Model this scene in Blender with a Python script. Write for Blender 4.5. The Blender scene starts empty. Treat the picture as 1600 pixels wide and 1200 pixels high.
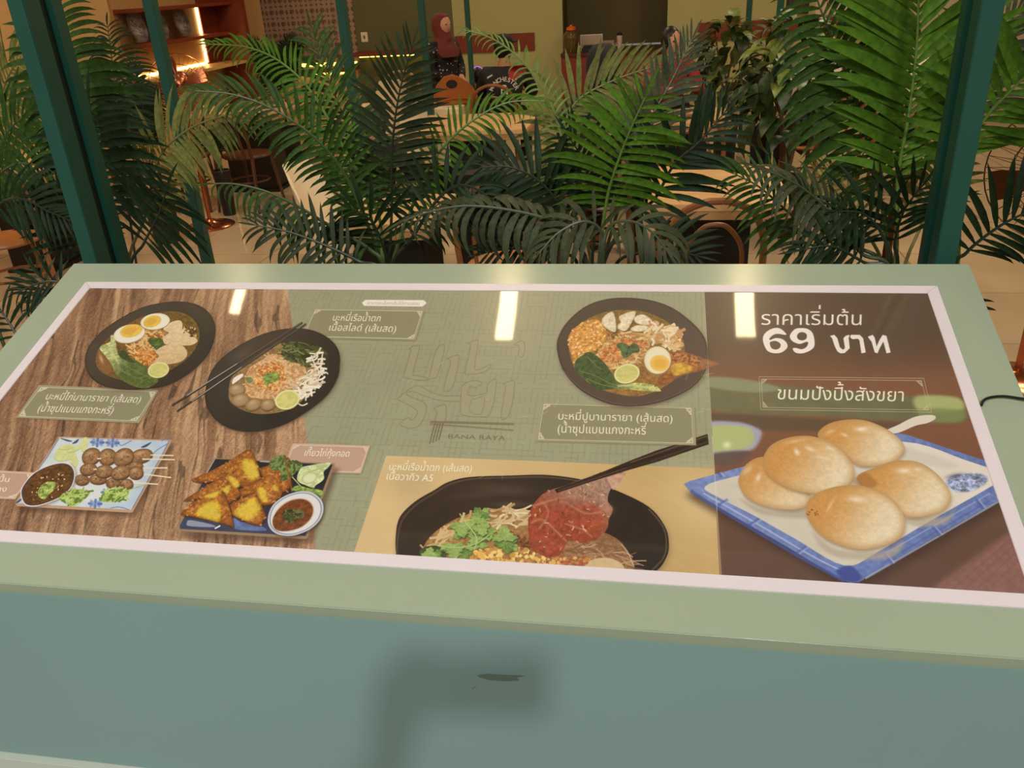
import bpy, bmesh, math, random
import numpy as np
from mathutils import Vector, Matrix
from mathutils.bvhtree import BVHTree

sc = bpy.context.scene
COL = sc.collection
PI = math.pi
random.seed(4)

# ------------------------------------------------------------------ camera (solved from the board and posts)
CAM = np.array([0.35206, -0.89193, 1.72000]); PITCH, ROLL, YAW, FPX = 0.456560, -0.058524, -0.188707, 1291.84
TILT, Z0, SL, BW, FW, APR = 0.320302, 0.98001, 0.64983, 0.06956, 0.02061, 0.37283
SW = 1.7; INW, INL = SW - 2 * FW, SL - 2 * FW
_cy, _sy = math.cos(YAW), math.sin(YAW)
AX_F = np.array([_sy * math.cos(PITCH), _cy * math.cos(PITCH), -math.sin(PITCH)])
_r0 = np.array([_cy, -_sy, 0]); _u0 = np.cross(_r0, AX_F)
AX_R = math.cos(ROLL) * _r0 + math.sin(ROLL) * _u0; AX_U = -math.sin(ROLL) * _r0 + math.cos(ROLL) * _u0
cam = bpy.data.cameras.new('camera'); cam.sensor_width = 36; cam.lens = FPX / 1600 * 36; cam.clip_start = .01; cam.clip_end = 100
co = bpy.data.objects.new('camera', cam); COL.objects.link(co)
co.matrix_world = Matrix(((AX_R[0], AX_U[0], -AX_F[0], CAM[0]), (AX_R[1], AX_U[1], -AX_F[1], CAM[1]), (AX_R[2], AX_U[2], -AX_F[2], CAM[2]), (0, 0, 0, 1)))
sc.camera = co
sc.view_settings.view_transform = 'Standard'; sc.view_settings.look = 'None'; sc.view_settings.gamma = 1; sc.view_settings.use_curve_mapping = False
sc.view_settings.exposure = 0.0
sc.cycles.max_bounces = 6; sc.cycles.transparent_max_bounces = 8

def lin(c):
    return tuple(((v / 255) / 12.92 if v / 255 <= .04045 else ((v / 255 + .055) / 1.055) ** 2.4) for v in c)
w_ = bpy.data.worlds.new('world'); sc.world = w_; w_.use_nodes = True
w_.node_tree.nodes['Background'].inputs[0].default_value = (1.0, .90, .78, 1); w_.node_tree.nodes['Background'].inputs[1].default_value = .20

def light(name, kind, loc, energy, color, target=None, **k):
    d = bpy.data.lights.new(name, kind); d.energy = energy; d.color = color
    for a, v in k.items(): setattr(d, a, v)
    o = bpy.data.objects.new(name, d); COL.objects.link(o); o.location = loc
    if target is not None: o.rotation_euler = (Vector(target) - Vector(loc)).to_track_quat('-Z', 'Y').to_euler()
    return o
# mall atrium spotlight high behind the photographer, and the wide glow of the mall corridor
light('atrium_spotlight', 'SPOT', (1.55, -5.7, 6.6), 1150, (1.0, .96, .93), (0, .3, .9), spot_size=.75, spot_blend=.6, shadow_soft_size=.16)
light('corridor_light', 'AREA', (-1.2, -3.0, 4.2), 100, (.98, 1.0, .97), (0, .2, 1.0), shape='RECTANGLE', size=4.0, size_y=2.0)
# warm ceiling lamps of the dining room
for n, (x, y, e) in enumerate(((-3.6, 5.0, 34), (-1.2, 4.6, 26), (1.2, 4.6, 36), (-3.2, 8.2, 30), (-.8, 8.4, 26), (1.8, 8.2, 34), (3.4, 5.0, 36), (-4.4, 2.6, 20), (.2, 2.9, 20))):
    light('dining_lamp', 'AREA', (x, y, 3.3), e * .82, (1.0, .82, .58), (x, y, 0), shape='DISK', size=.5)

# ------------------------------------------------------------------ helpers
def ray(px, py):
    return AX_F + AX_R * (px - 800) / FPX - AX_U * (py - 600) / FPX
def atz(px, py, z):
    d = ray(px, py); return Vector(CAM + d * ((z - CAM[2]) / d[2]))
def aty(px, py, y):
    d = ray(px, py); return Vector(CAM + d * ((y - CAM[1]) / d[1]))
def atx(px, py, x):
    d = ray(px, py); return Vector(CAM + d * ((x - CAM[0]) / d[0]))

MATS = {}
def M(name, col, rough=.5, metal=0, var=.0, scale=8, bump=0, bscale=60, coat=0, emit=0, stretch=(1, 1, 1), col2=None, objrand=0, spec=.5, trans=0, transl=0):
    if name in MATS: return MATS[name]
    m = bpy.data.materials.new(name); m.use_nodes = True; MATS[name] = m
    nt = m.node_tree; N = nt.nodes; Lk = nt.links; b = N['Principled BSDF']
    c = lin(col); b.inputs['Base Color'].default_value = (*c, 1); b.inputs['Roughness'].default_value = rough; b.inputs['Metallic'].default_value = metal
    b.inputs['Coat Weight'].default_value = coat; b.inputs['Specular IOR Level'].default_value = spec; b.inputs['Transmission Weight'].default_value = trans
    if emit: b.inputs['Emission Color'].default_value = (*c, 1); b.inputs['Emission Strength'].default_value = emit
    tc = N.new('ShaderNodeTexCoord'); mp = N.new('ShaderNodeMapping'); mp.inputs['Scale'].default_value = stretch; Lk.new(tc.outputs['Object'], mp.inputs[0])
    if var or col2:
        nz = N.new('ShaderNodeTexNoise'); nz.inputs['Scale'].default_value = scale; nz.inputs['Detail'].default_value = 5; Lk.new(mp.outputs[0], nz.inputs[0])
        rp = N.new('ShaderNodeValToRGB'); c2 = lin(col2) if col2 else tuple(v * (1 - var) for v in c); c1 = c if col2 else tuple(min(1, v * (1 + var)) for v in c)
        rp.color_ramp.elements[0].position = .3; rp.color_ramp.elements[1].position = .7
        rp.color_ramp.elements[0].color = (*c2, 1); rp.color_ramp.elements[1].color = (*c1, 1); Lk.new(nz.outputs[0], rp.inputs[0]); out = rp.outputs[0]
        if objrand:
            oi = N.new('ShaderNodeObjectInfo'); hs = N.new('ShaderNodeHueSaturation'); mr = N.new('ShaderNodeMapRange')
            mr.inputs['To Min'].default_value = 1 - objrand; mr.inputs['To Max'].default_value = 1 + objrand
            Lk.new(oi.outputs['Random'], mr.inputs[0]); Lk.new(mr.outputs[0], hs.inputs['Value']); Lk.new(out, hs.inputs['Color']); out = hs.outputs[0]
        Lk.new(out, b.inputs['Base Color'])
        if transl:
            tr = N.new('ShaderNodeBsdfTranslucent'); mx = N.new('ShaderNodeMixShader'); mx.inputs[0].default_value = transl
            Lk.new(out, tr.inputs[0]); Lk.new(b.outputs[0], mx.inputs[1]); Lk.new(tr.outputs[0], mx.inputs[2]); Lk.new(mx.outputs[0], N['Material Output'].inputs[0])
    if bump:
        n2 = N.new('ShaderNodeTexNoise'); n2.inputs['Scale'].default_value = bscale; Lk.new(mp.outputs[0], n2.inputs[0])
        bp = N.new('ShaderNodeBump'); bp.inputs['Strength'].default_value = bump; bp.inputs['Distance'].default_value = .003
        Lk.new(n2.outputs[0], bp.inputs['Height']); Lk.new(bp.outputs[0], b.inputs['Normal'])
    return m

class MB:
    """collects shapes into one mesh"""
    def __init__(s): s.v = []; s.f = []
    def add(s, v, f):
        o = len(s.v); s.v += [tuple(p) for p in v]; s.f += [tuple(i + o for i in q) for q in f]; return s
    def box(s, a, b, bev=0, R=None):
        bm = bmesh.new(); bmesh.ops.create_cube(bm, size=1)
        c = [(p + q) / 2 for p, q in zip(a, b)]; d = [abs(q - p) for p, q in zip(a, b)]
        for v in bm.verts: v.co = Vector((v.co.x * d[0], v.co.y * d[1], v.co.z * d[2]))
        if bev: bmesh.ops.bevel(bm, geom=list(bm.edges), offset=bev, segments=2, affect='EDGES')
        for v in bm.verts:
            v.co = (R @ v.co if R else v.co) + Vector(c)
        bm.verts.index_update(); s.add([v.co for v in bm.verts], [[v.index for v in f.verts] for f in bm.faces]); bm.free(); return s
    def tube(s, pts, r, n=8, closed=False, cap=True):
        pts = [Vector(p) for p in pts]; m = len(pts); rr = r if isinstance(r, (list, tuple)) else [r] * m
        vs = []; up = None
        for i, p in enumerate(pts):
            a = pts[(i - 1) % m] if (closed or i > 0) else p; b = pts[(i + 1) % m] if (closed or i < m - 1) else p
            t = (b - a).normalized()
            if up is None: up = t.orthogonal().normalized()
            up = (up - t * up.dot(t)).normalized(); q = t.cross(up)
            for k in range(n): an = 2 * PI * k / n; vs.append(p + (up * math.cos(an) + q * math.sin(an)) * rr[i])
        fs = []
        for i in range(m if closed else m - 1):
            j = (i + 1) % m
            for k in range(n): l = (k + 1) % n; fs.append((i * n + k, i * n + l, j * n + l, j * n + k))
        if cap and not closed: fs.append(tuple(range(n))[::-1]); fs.append(tuple((m - 1) * n + k for k in range(n)))
        return s.add(vs, fs)
    def lathe(s, prof, c=(0, 0, 0), n=24, sy=1.0):
        vs = []; fs = []
        for r, z in prof:
            for k in range(n): a = 2 * PI * k / n; vs.append((c[0] + r * math.cos(a), c[1] + r * sy * math.sin(a), c[2] + z))
        for i in range(len(prof) - 1):
            for k in range(n): l = (k + 1) % n; fs.append((i * n + k, i * n + l, (i + 1) * n + l, (i + 1) * n + k))
        fs.append(tuple(range(n))[::-1]); fs.append(tuple((len(prof) - 1) * n + k for k in range(n)))
        return s.add(vs, fs)
    def ball(s, c, r, n=12, m=8, R=None):
        vs = []; fs = []
        for i in range(m + 1):
            t = PI * i / m
            for k in range(n):
                a = 2 * PI * k / n; p = Vector((r[0] * math.sin(t) * math.cos(a), r[1] * math.sin(t) * math.sin(a), r[2] * math.cos(t)))
                vs.append((R @ p if R else p) + Vector(c))
        for i in range(m):
            for k in range(n): l = (k + 1) % n; fs.append((i * n + k, (i + 1) * n + k, (i + 1) * n + l, i * n + l))
        return s.add(vs, fs)
    def prism(s, poly, z0, z1, T=None):
        n = len(poly); vs = [Vector((x, y, z0)) for x, y in poly] + [Vector((x, y, z1)) for x, y in poly]
        if T: vs = [T @ v for v in vs]
        return s.add(vs, [tuple(range(n))[::-1], tuple(range(n, 2 * n))] + [(i, (i + 1) % n, n + (i + 1) % n, n + i) for i in range(n)])
    def build(s, name, mat, parent=None, smooth=False, loc=None):
        me = bpy.data.meshes.new(name); me.from_pydata(s.v, [], s.f); me.validate(clean_customdata=False)
        if isinstance(mat, (list, tuple)):
            for q in mat: me.materials.append(q)
        else: me.materials.append(mat)
        if smooth:
            me.polygons.foreach_set('use_smooth', [True] * len(me.polygons))
            try: me.set_sharp_from_angle(angle=.7)
            except Exception: pass
        o = bpy.data.objects.new(name, me); COL.objects.link(o)
        if parent: o.parent = parent
        if loc is not None: o.location = loc
        return o
def tag(o, label=None, cat=None, group=None, kind=None):
    if label: o['label'] = label
    if cat: o['category'] = cat
    if group: o['group'] = group
    if kind: o['kind'] = kind
    return o
def thing(name, label, cat, loc=(0, 0, 0), rz=0, group=None):
    o = bpy.data.objects.new(name, None); COL.objects.link(o); o.location = loc; o.rotation_euler = (0, 0, rz); o.empty_display_size = .1
    return tag(o, label, cat, group)
def struct(name, mb, mat, parent=None, **k):
    o = mb.build(name, mat, parent, **k)
    if not parent: o['kind'] = 'structure'
    return o
def dup(root, loc, rz, label=None, group=None):
    r = root.copy(); COL.objects.link(r); r.location = loc; r.rotation_euler = (0, 0, rz)
    if label: r['label'] = label
    if group: r['group'] = group
    for ch in list(root.children):
        c = ch.copy(); COL.objects.link(c); c.parent = r
        for g in ch.children:
            d = g.copy(); COL.objects.link(d); d.parent = c
    return r
def piece(me, name, parent, M4):
    o = bpy.data.objects.new(name, me); COL.objects.link(o); o.parent = parent; o.matrix_local = M4; return o
def arc(cx, cy, r, a0, a1, n):
    return [(cx + r * math.cos(a0 + (a1 - a0) * i / n), cy + r * math.sin(a0 + (a1 - a0) * i / n)) for i in range(n + 1)]
def crv(pts, k=5):
    p = [Vector(q) for q in pts]; o = []
    for i in range(len(p) - 1):
        a = p[max(i - 1, 0)]; b = p[i]; c = p[i + 1]; d = p[min(i + 2, len(p) - 1)]
        for j in range(k):
            t = j / k; o.append(.5 * ((2 * b) + (c - a) * t + (2 * a - 5 * b + 4 * c - d) * t * t + (3 * b - a - 3 * c + d) * t ** 3))
    return o + [p[-1]]
# ---------------------------------------------------------------- menu print
TW, TH = 3072, 1128
_tx, _ty = np.meshgrid((np.arange(TW) + .5) / TW, 1 - (np.arange(TH) + .5) / TH)   # row 0 = far edge
def _fwd(u, v):            # sheet (0..1, 0..1) -> photo pixel of the calibrated view, used only to author shapes on the sheet
    X = -INW / 2 + u * INW
    s = FW + v * INL
    P = np.stack([X, s * math.cos(TILT), Z0 + s * math.sin(TILT)], -1) - CAM
    zc = P @ AX_F
    return 800 + FPX * (P @ AX_R) / zc, 600 - FPX * (P @ AX_U) / zc
def _inv(pts):
    pts = np.asarray(pts, float)
    d = AX_F + np.outer((pts[:, 0] - 800) / FPX, AX_R) - np.outer((pts[:, 1] - 600) / FPX, AX_U)
    n = np.array([0, -math.sin(TILT), math.cos(TILT)]); o = np.array([0, 0, Z0])
    t = ((o - CAM) @ n) / (d @ n)
    P = CAM + d * t[:, None]
    s = P[:, 1] / math.cos(TILT)
    return np.stack([(P[:, 0] + INW / 2) / INW * TW, (1 - (s - FW) / INL) * TH], -1)
def paint_menu():
    PX, PY = _fwd(_tx, _ty)
    rng = np.random.RandomState(7); CLIP = [None]
    img = np.zeros((TH, TW, 3))
    def vnoise(nx, ny, seed=None):
        r = rng.rand(ny + 2, nx + 2)
        x = _tx * nx; y = (1 - _ty) * ny
        i = x.astype(int); j = y.astype(int); fx = x - i; fy = y - j
        fx = fx * fx * (3 - 2 * fx); fy = fy * fy * (3 - 2 * fy)
        return (r[j, i] * (1 - fx) + r[j, i + 1] * fx) * (1 - fy) + (r[j + 1, i] * (1 - fx) + r[j + 1, i + 1] * fx) * fy - .5
    nf = vnoise(900, 330); nm = vnoise(330, 120); nc = vnoise(120, 44); nb = vnoise(34, 14); nl = vnoise(10, 5)
    nxf = vnoise(1500, 550)
    def zz(pts, z):
        return [(z[0] + x * z[2], z[1] + y * z[2]) for x, y in pts]
    def smooth(p, k=5):
        p = np.asarray(p, float); n = len(p); o = []
        for i in range(n):
            a, b, c, d = p[i - 1], p[i], p[(i + 1) % n], p[(i + 2) % n]
            for t in np.arange(k) / k:
                o.append(.5 * ((2 * b) + (c - a) * t + (2 * a - 5 * b + 4 * c - d) * t * t + (3 * b - a - 3 * c + d) * t ** 3))
        return np.array(o)
    def raster(loops, pad=2):
        """non-zero winding coverage of closed loops given in sheet pixels"""
        al = np.concatenate(loops)
        x0 = max(0, int(al[:, 0].min()) - pad); x1 = min(TW, int(al[:, 0].max()) + pad + 1)
        y0 = max(0, int(al[:, 1].min()) - pad); y1 = min(TH, int(al[:, 1].max()) + pad + 1)
        if x1 <= x0 or y1 <= y0: return None
        SS = 4; w = x1 - x0; h = (y1 - y0) * SS
        acc = np.zeros((h, w + 3))
        for L in loops:
            A = L; B = np.roll(L, -1, 0)
            ya = (A[:, 1] - y0) * SS; yb = (B[:, 1] - y0) * SS
            for k in range(len(A)):
                if ya[k] == yb[k]: continue
                s = 1 if yb[k] > ya[k] else -1
                lo, hi = (ya[k], yb[k]) if s > 0 else (yb[k], ya[k])
                r0 = max(0, int(math.ceil(lo - .5))); r1 = min(h, int(math.ceil(hi - .5)))
                if r1 <= r0: continue
                r = np.arange(r0, r1); t = (r + .5 - ya[k]) / (yb[k] - ya[k])
                x = np.clip(A[k, 0] + (B[k, 0] - A[k, 0]) * t - x0, 0, w)
                i = x.astype(int); f = x - i
                acc[r, i] += s * (1 - f); acc[r, i + 1] += s * f
        m = np.clip(np.abs(np.cumsum(acc, 1)), 0, 1)[:, :w]
        return m.reshape(y1 - y0, SS, w).mean(1), slice(y0, y1), slice(x0, x1)
    def blur(m, k):
        for _ in range(2):
            for ax in (0, 1):
                c = np.cumsum(np.pad(m, [(k + 1, k) if a == ax else (0, 0) for a in (0, 1)], mode='edge'), ax)
                m = (np.take(c, np.arange(2 * k + 1, c.shape[ax]), ax) - np.take(c, np.arange(0, c.shape[ax] - 2 * k - 1), ax)) / (2 * k + 1)
        return m
    def comp(m, sy, sx, col, alpha=1.0):
        a = (m * alpha * (CLIP[0][sy, sx] if CLIP[0] is not None else 1))[..., None]
        img[sy, sx] = img[sy, sx] * (1 - a) + col * a
    def col_of(c, sy, sx, n=0, ns='m', c2=None, g=None):
        c = np.array(c, float) / 255
        out = np.broadcast_to(c, img[sy, sx].shape).copy()
        if c2 is not None:
            (ax, ay), (bx, by) = g
            t = ((PX[sy, sx] - ax) * (bx - ax) + (PY[sy, sx] - ay) * (by - ay)) / ((bx - ax) ** 2 + (by - ay) ** 2)
            t = np.clip(t, 0, 1)[..., None]; t = t * t * (3 - 2 * t)
            out = out * (1 - t) + np.array(c2, float) / 255 * t
        if n:
            nn = {'m': nm, 'f': nf, 'c': nc, 'b': nb, 'x': nxf, 'mf': (nm + nf)}[ns][sy, sx]
            out = out * (1 + n * nn[..., None])
        return out
    def poly(pts, c, z=(0, 0, 1), sm=True, n=0, ns='m', soft=0, alpha=1.0, c2=None, g=None, inner=0, innerc=None):
        p = zz(pts, z)
        p = smooth(p) if sm else np.array(p, float)
        if g is not None: g = zz(g, z)
        r = raster([_inv(p)], 2 + soft * 3)
        if r is None: return
        m, sy, sx = r
        if soft: m = blur(m, soft)
        cc = col_of(c, sy, sx, n, ns, c2, g)
        if inner:      # darker lip towards the outline of the printed item
            e = np.clip(1.6 * (1 - blur(m, inner)), 0, 1)[..., None]
            cc = cc * (1 - e) + np.array(innerc, float) / 255 * e
        comp(m, sy, sx, cc, alpha)
    def ell(cx, cy, rx, ry, ang, c, z=(0, 0, 1), **k):
        a = math.radians(ang); t = np.linspace(0, 2 * math.pi, 28, endpoint=False)
        x = rx * np.cos(t); y = ry * np.sin(t)
        poly(list(zip(cx + x * math.cos(a) - y * math.sin(a), cy + x * math.sin(a) + y * math.cos(a))), c, z, **k)
    def glow(cx, cy, rx, ry, ang, c, alpha, z=(0, 0, 1)):
        (cx, cy), = zz([(cx, cy)], z); rx *= z[2]; ry *= z[2]; a = math.radians(ang)
        q = _inv([(cx - 2.2 * rx - 2 * ry, cy - 2 * rx - 2 * ry), (cx + 2.2 * rx + 2 * ry, cy - 2 * rx - 2 * ry), (cx + 2 * rx + 2 * ry, cy + 2 * rx + 2 * ry), (cx - 2 * rx - 2 * ry, cy + 2 * rx + 2 * ry)])
        x0, y0 = np.maximum(q.min(0).astype(int), 0); x1, y1 = q.max(0).astype(int) + 1
        if x1 <= x0 or y1 <= y0: return
        sy, sx = slice(y0, min(y1, TH)), slice(x0, min(x1, TW))
        dx = PX[sy, sx] - cx; dy = PY[sy, sx] - cy
        e = ((dx * math.cos(a) + dy * math.sin(a)) / rx) ** 2 + ((-dx * math.sin(a) + dy * math.cos(a)) / ry) ** 2
        comp(np.exp(-e), sy, sx, np.array(c, float) / 255, alpha)
    def stroke(pts, w, c, z=(0, 0, 1), taper=False, **k):
        p = np.array(zz(pts, z), float); w = w * z[2]
        if len(p) > 2:
            q = [];
            for i in range(len(p) - 1):
                a = p[max(i - 1, 0)]; b = p[i]; cc = p[i + 1]; d = p[min(i + 2, len(p) - 1)]
                for t in (0, .25, .5, .75):
                    q.append(.5 * ((2 * b) + (cc - a) * t + (2 * a - 5 * b + 4 * cc - d) * t * t + (3 * b - a - 3 * cc + d) * t ** 3))
            q.append(p[-1]); p = np.array(q)
        t = np.gradient(p, axis=0); t /= np.linalg.norm(t, axis=1)[:, None] + 1e-9
        n = np.stack([-t[:, 1], t[:, 0]], -1); ww = np.full(len(p), w / 2)
        if taper: ww = ww * (1 - .7 * np.linspace(0, 1, len(p)))
        L = np.concatenate([p + n * ww[:, None], (p - n * ww[:, None])[::-1]])
        poly(L, c, sm=False, **k)
    def scatter(pts, z, num, ln, w, cols, ang=None, seed=1, alpha=1.0):
        """short strokes inside a polygon: noodles, crumbs, shreds"""
        r = np.random.RandomState(seed); p = np.array(zz(pts, z)); q = smooth(p)
        lo, hi = q.min(0), q.max(0); k = 0; tries = 0
        while k < num and tries < num * 12:
            tries += 1
            x, y = lo + r.rand(2) * (hi - lo)
            ins = False
            for i in range(len(q)):
                a = q[i - 1]; b = q[i]
                if (a[1] > y) != (b[1] > y) and x < (b[0] - a[0]) * (y - a[1]) / (b[1] - a[1]) + a[0]: ins = not ins
            if not ins: continue
            k += 1
            A = (r.rand() * 2 * math.pi) if ang is None else math.radians(ang + r.randn() * 25)
            l = ln * (.5 + r.rand()); B = A + r.randn() * .7
            dx, dy = math.cos(A) * l / 2, math.sin(A) * l / 2 * .8; ex, ey = math.cos(B) * l / 2, math.sin(B) * l / 2 * .8
            stroke([(x - dx, y - dy), (x, y), (x + ex, y + ey)], w * (.7 + .6 * r.rand()), cols[r.randint(len(cols))], alpha=alpha)
    def wline(a, b, w, c, z=(0, 0, 1), **k): stroke([a, b], w, c, z, **k)
    def text(body, p0, p1, up, c, z=(0, 0, 1), bold=0.0, hgt=None):
        """lettering set between two points of the sheet, fitted to length; up = vector of one consonant height"""
        stack = [i for i, ch in enumerate(body) if ch in '\u0e48\u0e49\u0e4a\u0e4b' and (body[i - 1] in '\u0e31\u0e34\u0e35\u0e36\u0e37' or body[i + 1:i + 2] == '\u0e33')]
        if stack:
            full_w = text_co(body)[0]; extra = []
            for i in stack:
                w0 = text_co(body[:i])[0][:, 0].max() - .0; tc_, tl = text_co('\u0e1a' + body[i]); bx = text_co('\u0e1a')[0][:, 0].max()
                extra += [L + np.array([[w0 - bx, .19]]) for L in tl if L[:, 1].min() > .56]
            body = ''.join(ch for i, ch in enumerate(body) if i not in stack)
        else: extra = []
        co, loops = text_co(body, bold); loops = loops + extra
        x0, x1 = co[:, 0].min(), co[:, 0].max(); H = hgt or .55
        p0, p1 = zz([p0, p1], z); up = np.array(up, float) * z[2]
        P0 = np.array(p0); D = (np.array(p1) - P0) / (x1 - x0)
        out = [_inv(P0 + (L[:, :1] - x0) * D + L[:, 1:] / H * up) for L in loops]
        r = raster(out)
        if r is None: return
        m, sy, sx = r
        comp(m, sy, sx, np.array(c, float) / 255)
    def text_co(body, bold=.02):
        cu = bpy.data.curves.new('lettering', 'FONT'); cu.body = body; cu.fill_mode = 'NONE'; cu.resolution_u = 5; cu.offset = bold
        ob = bpy.data.objects.new('lettering', cu); bpy.context.scene.collection.objects.link(ob)
        me = bpy.data.meshes.new_from_object(ob)
        n = len(me.vertices); co = np.zeros(n * 3); me.vertices.foreach_get('co', co); co = co.reshape(-1, 3)[:, :2]
        ed = np.zeros(len(me.edges) * 2, int); me.edges.foreach_get('vertices', ed); ed = ed.reshape(-1, 2)
        bpy.data.objects.remove(ob); bpy.data.curves.remove(cu); bpy.data.meshes.remove(me)
        nxt = {}
        for a, b in ed: nxt.setdefault(a, []).append(b); nxt.setdefault(b, []).append(a)
        seen = set(); loops = []
        for s in range(n):
            if s in seen or s not in nxt: continue
            L = [s]; seen.add(s); cur = s
            while True:
                nb_ = [v for v in nxt[cur] if v not in seen]
                if not nb_: break
                nb_.sort(key=lambda v: (abs(v - cur) > 1, v < cur)); cur = nb_[0]; seen.add(cur); L.append(cur)
            loops.append(co[L])
        return co, loops
    def leafy(cx, cy, r, z, seed, cols=((138, 166, 80), (100, 132, 58), (168, 192, 108))):
        rr = np.random.RandomState(seed)
        for q in range(3):
            a0 = rr.rand() * 6.28 + q * 2.1; x0, y0 = cx + math.cos(a0) * r * .45, cy + math.sin(a0) * r * .3
            P = []
            for k in range(22):
                a = 2 * math.pi * k / 22; e = r * (.62 + .20 * math.cos(3 * (a - a0)) + (.10 if k % 2 else -.06) + rr.rand() * .08); P.append((x0 + e * math.cos(a), y0 + e * .72 * math.sin(a)))
            poly([(x + 3, y + 6) for x, y in P], (50, 60, 28), z, sm=False, alpha=.6, soft=1); poly(P, cols[q % 2], z, sm=False, n=.22, ns='mf')
            for k in range(5):
                a = a0 + (k - 2) * .55; stroke([(x0 - math.cos(a0) * r * .3, y0 - math.sin(a0) * r * .2), (x0 + math.cos(a) * r * .5, y0 + math.sin(a) * r * .36)], 2.2, cols[2], z, alpha=.6)
    CREAM = (240, 232, 205)
    U = _tx * INW; V = (1 - _ty) * INL
    # ---- sage ground with a fret of thin lines
    full = (slice(0, TH), slice(0, TW))
    base = np.array([152, 152, 118]) / 255
    img[:] = base * (1 + .05 * nl[..., None] + .03 * nb[..., None])
    gx, gy = .0098, .0115
    ci = (U / gx).astype(int); cj = (V / gy).astype(int); fu = U / gx - ci; fv = V / gy - cj
    ev = rng.rand(80, 200) < .78; eh = rng.rand(80, 200) < .22
    bj = np.arange(80); eh[(bj % 5) == 0] |= rng.rand(int(((bj % 5) == 0).sum()), 200) < .85
    blk = rng.rand(20, 50) < .35
    for j in range(0, 75, 5):
        for i in range(0, 195, 4):
            if blk[j // 5, i // 4]:
                ev[j + 1:j + 4, i + 1:i + 4] = False; eh[j + 1, i:i + 4] = True; eh[j + 4, i:i + 4] = True; eh[j + 2:j + 4, i + 1:i + 3] = rng.rand(2, 2) < .7
    lw = .09
    m = ((fu < lw) & ev[cj % 80, ci % 200]) | ((fv < lw * .85) & eh[cj % 80, ci % 200])
    m = blur(m.astype(float), 1)[..., None] * .55
    img[:] = img * (1 - m) + np.array([118, 118, 88]) / 255 * m
    # ---- outlined house logo
    z = (610, 520, .15838)
    LC = (122, 114, 84)
    LF = (156, 150, 116)
    for P in ([(175, 160), (210, 130), (260, 120), (285, 145), (220, 390), (260, 415), (330, 428), (380, 425), (450, 165), (535, 125), (465, 405), (420, 440), (330, 460), (220, 455), (150, 435), (132, 412), (200, 170)],
              [(560, 250), (640, 215), (675, 245), (615, 520), (525, 555), (592, 290)],
              [(755, 100), (835, 68), (865, 95), (830, 340), (900, 345), (990, 300), (960, 360), (870, 395), (780, 400), (735, 385), (790, 130)],
              [(60, 648), (250, 515), (400, 580), (530, 615), (690, 620), (695, 668), (520, 665), (360, 625), (215, 572), (160, 605), (350, 705), (300, 890), (205, 935), (130, 920), (95, 885), (170, 830), (215, 855), (260, 760)],
              [(425, 740), (515, 705), (550, 730), (530, 880), (440, 880), (460, 780)],
              [(700, 520), (760, 480), (840, 465), (905, 490), (835, 535), (785, 520), (765, 610), (935, 590), (960, 500), (1045, 465), (985, 790), (860, 822), (740, 810), (690, 770)],
              [(1110, 500), (1190, 468), (1225, 500), (1175, 790), (1090, 830), (1135, 540)],
              [(1215, 110), (1290, 75), (1325, 110), (1310, 220), (1260, 220), (1270, 130)]):
        poly(P, LF, z, sm=False, alpha=.85)
        stroke(P + [P[0]], 7, LC, z, alpha=.8)
    poly([(800, 655), (925, 630), (890, 795), (780, 760)], base * 255, z, sm=False); stroke([(800, 655), (925, 630), (890, 795), (780, 760), (800, 655)], 6, LC, z, alpha=.7)
    wline((390, 872), (1218, 895), 22, (118, 104, 76), z, alpha=.85); wline((385, 893), (1210, 955), 18, (128, 114, 84), z, alpha=.85)
    for k in range(4): wline((437 + k * 27, 888), (385 + k * 30, 1088 - k * 12), 11, (108, 92, 66), z)
    text('BANA RAYA', (568, 1035), (1130, 1055), (5, -45), (112, 98, 72), z, bold=.012, hgt=.72)
    # ---- wooden table photograph
    P = _inv([(-500, 430), (449, 430), (451, 470), (456, 507), (466, 600), (479, 684), (487, 760), (495, 900), (-500, 900)])
    m, sy, sx = raster([P]); m = blur(m, 2)
    g1 = vnoise(420, 16); g2 = vnoise(170, 7); g3 = vnoise(40, 3); g4 = vnoise(900, 60)
    warp = .0012 * np.sin(V * 21 + g3 * 5) + .0022 * vnoise(20, 5)
    GQ = (PX - 620) / (PY + 1500) * (2100 / 2150) + .5
    def grain(nx, ny, seed):
        r = np.random.RandomState(seed).rand(ny + 2, nx + 2); x = np.clip((GQ + warp) * nx, 0, nx); y = (1 - _ty) * ny
        i = x.astype(int); j = y.astype(int); fx = x - i; fy = y - j; fx = fx * fx * (3 - 2 * fx)
        return (r[j, i] * (1 - fx) + r[j, i + 1] * fx) * (1 - fy) + (r[j + 1, i] * (1 - fx) + r[j + 1, i + 1] * fx) * fy - .5
    a1, a2, a3 = grain(560, 5, 1), grain(240, 3, 2), grain(60, 2, 3)
    tone = .52 + .45 * a3 + .6 * a2 + .5 * a1 + .3 * g4 + .28 * nf + .35 * nxf
    crack = np.clip((np.abs(grain(300, 3, 9)) < .035) * 1.0, 0, 1) * (grain(60, 6, 11) > -.05)
    t = np.clip(tone, 0, 1)[..., None]
    wood = np.array([108, 70, 48]) * (1 - t) + np.array([206, 160, 114]) * t
    wood = wood * (1 - .35 * blur(crack, 1)[..., None]) / 255
    comp(m, sy, sx, wood[sy, sx])
    # ---- beige close-up photograph
    z = (610, 670, .3125)
    poly([(603, 711), (835, 719), (1116, 731), (1127, 920), (540, 900)], (214, 180, 122), sm=False, n=.05, ns='b', c2=(196, 158, 96), g=[(700, 715), (1000, 900)])
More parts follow.
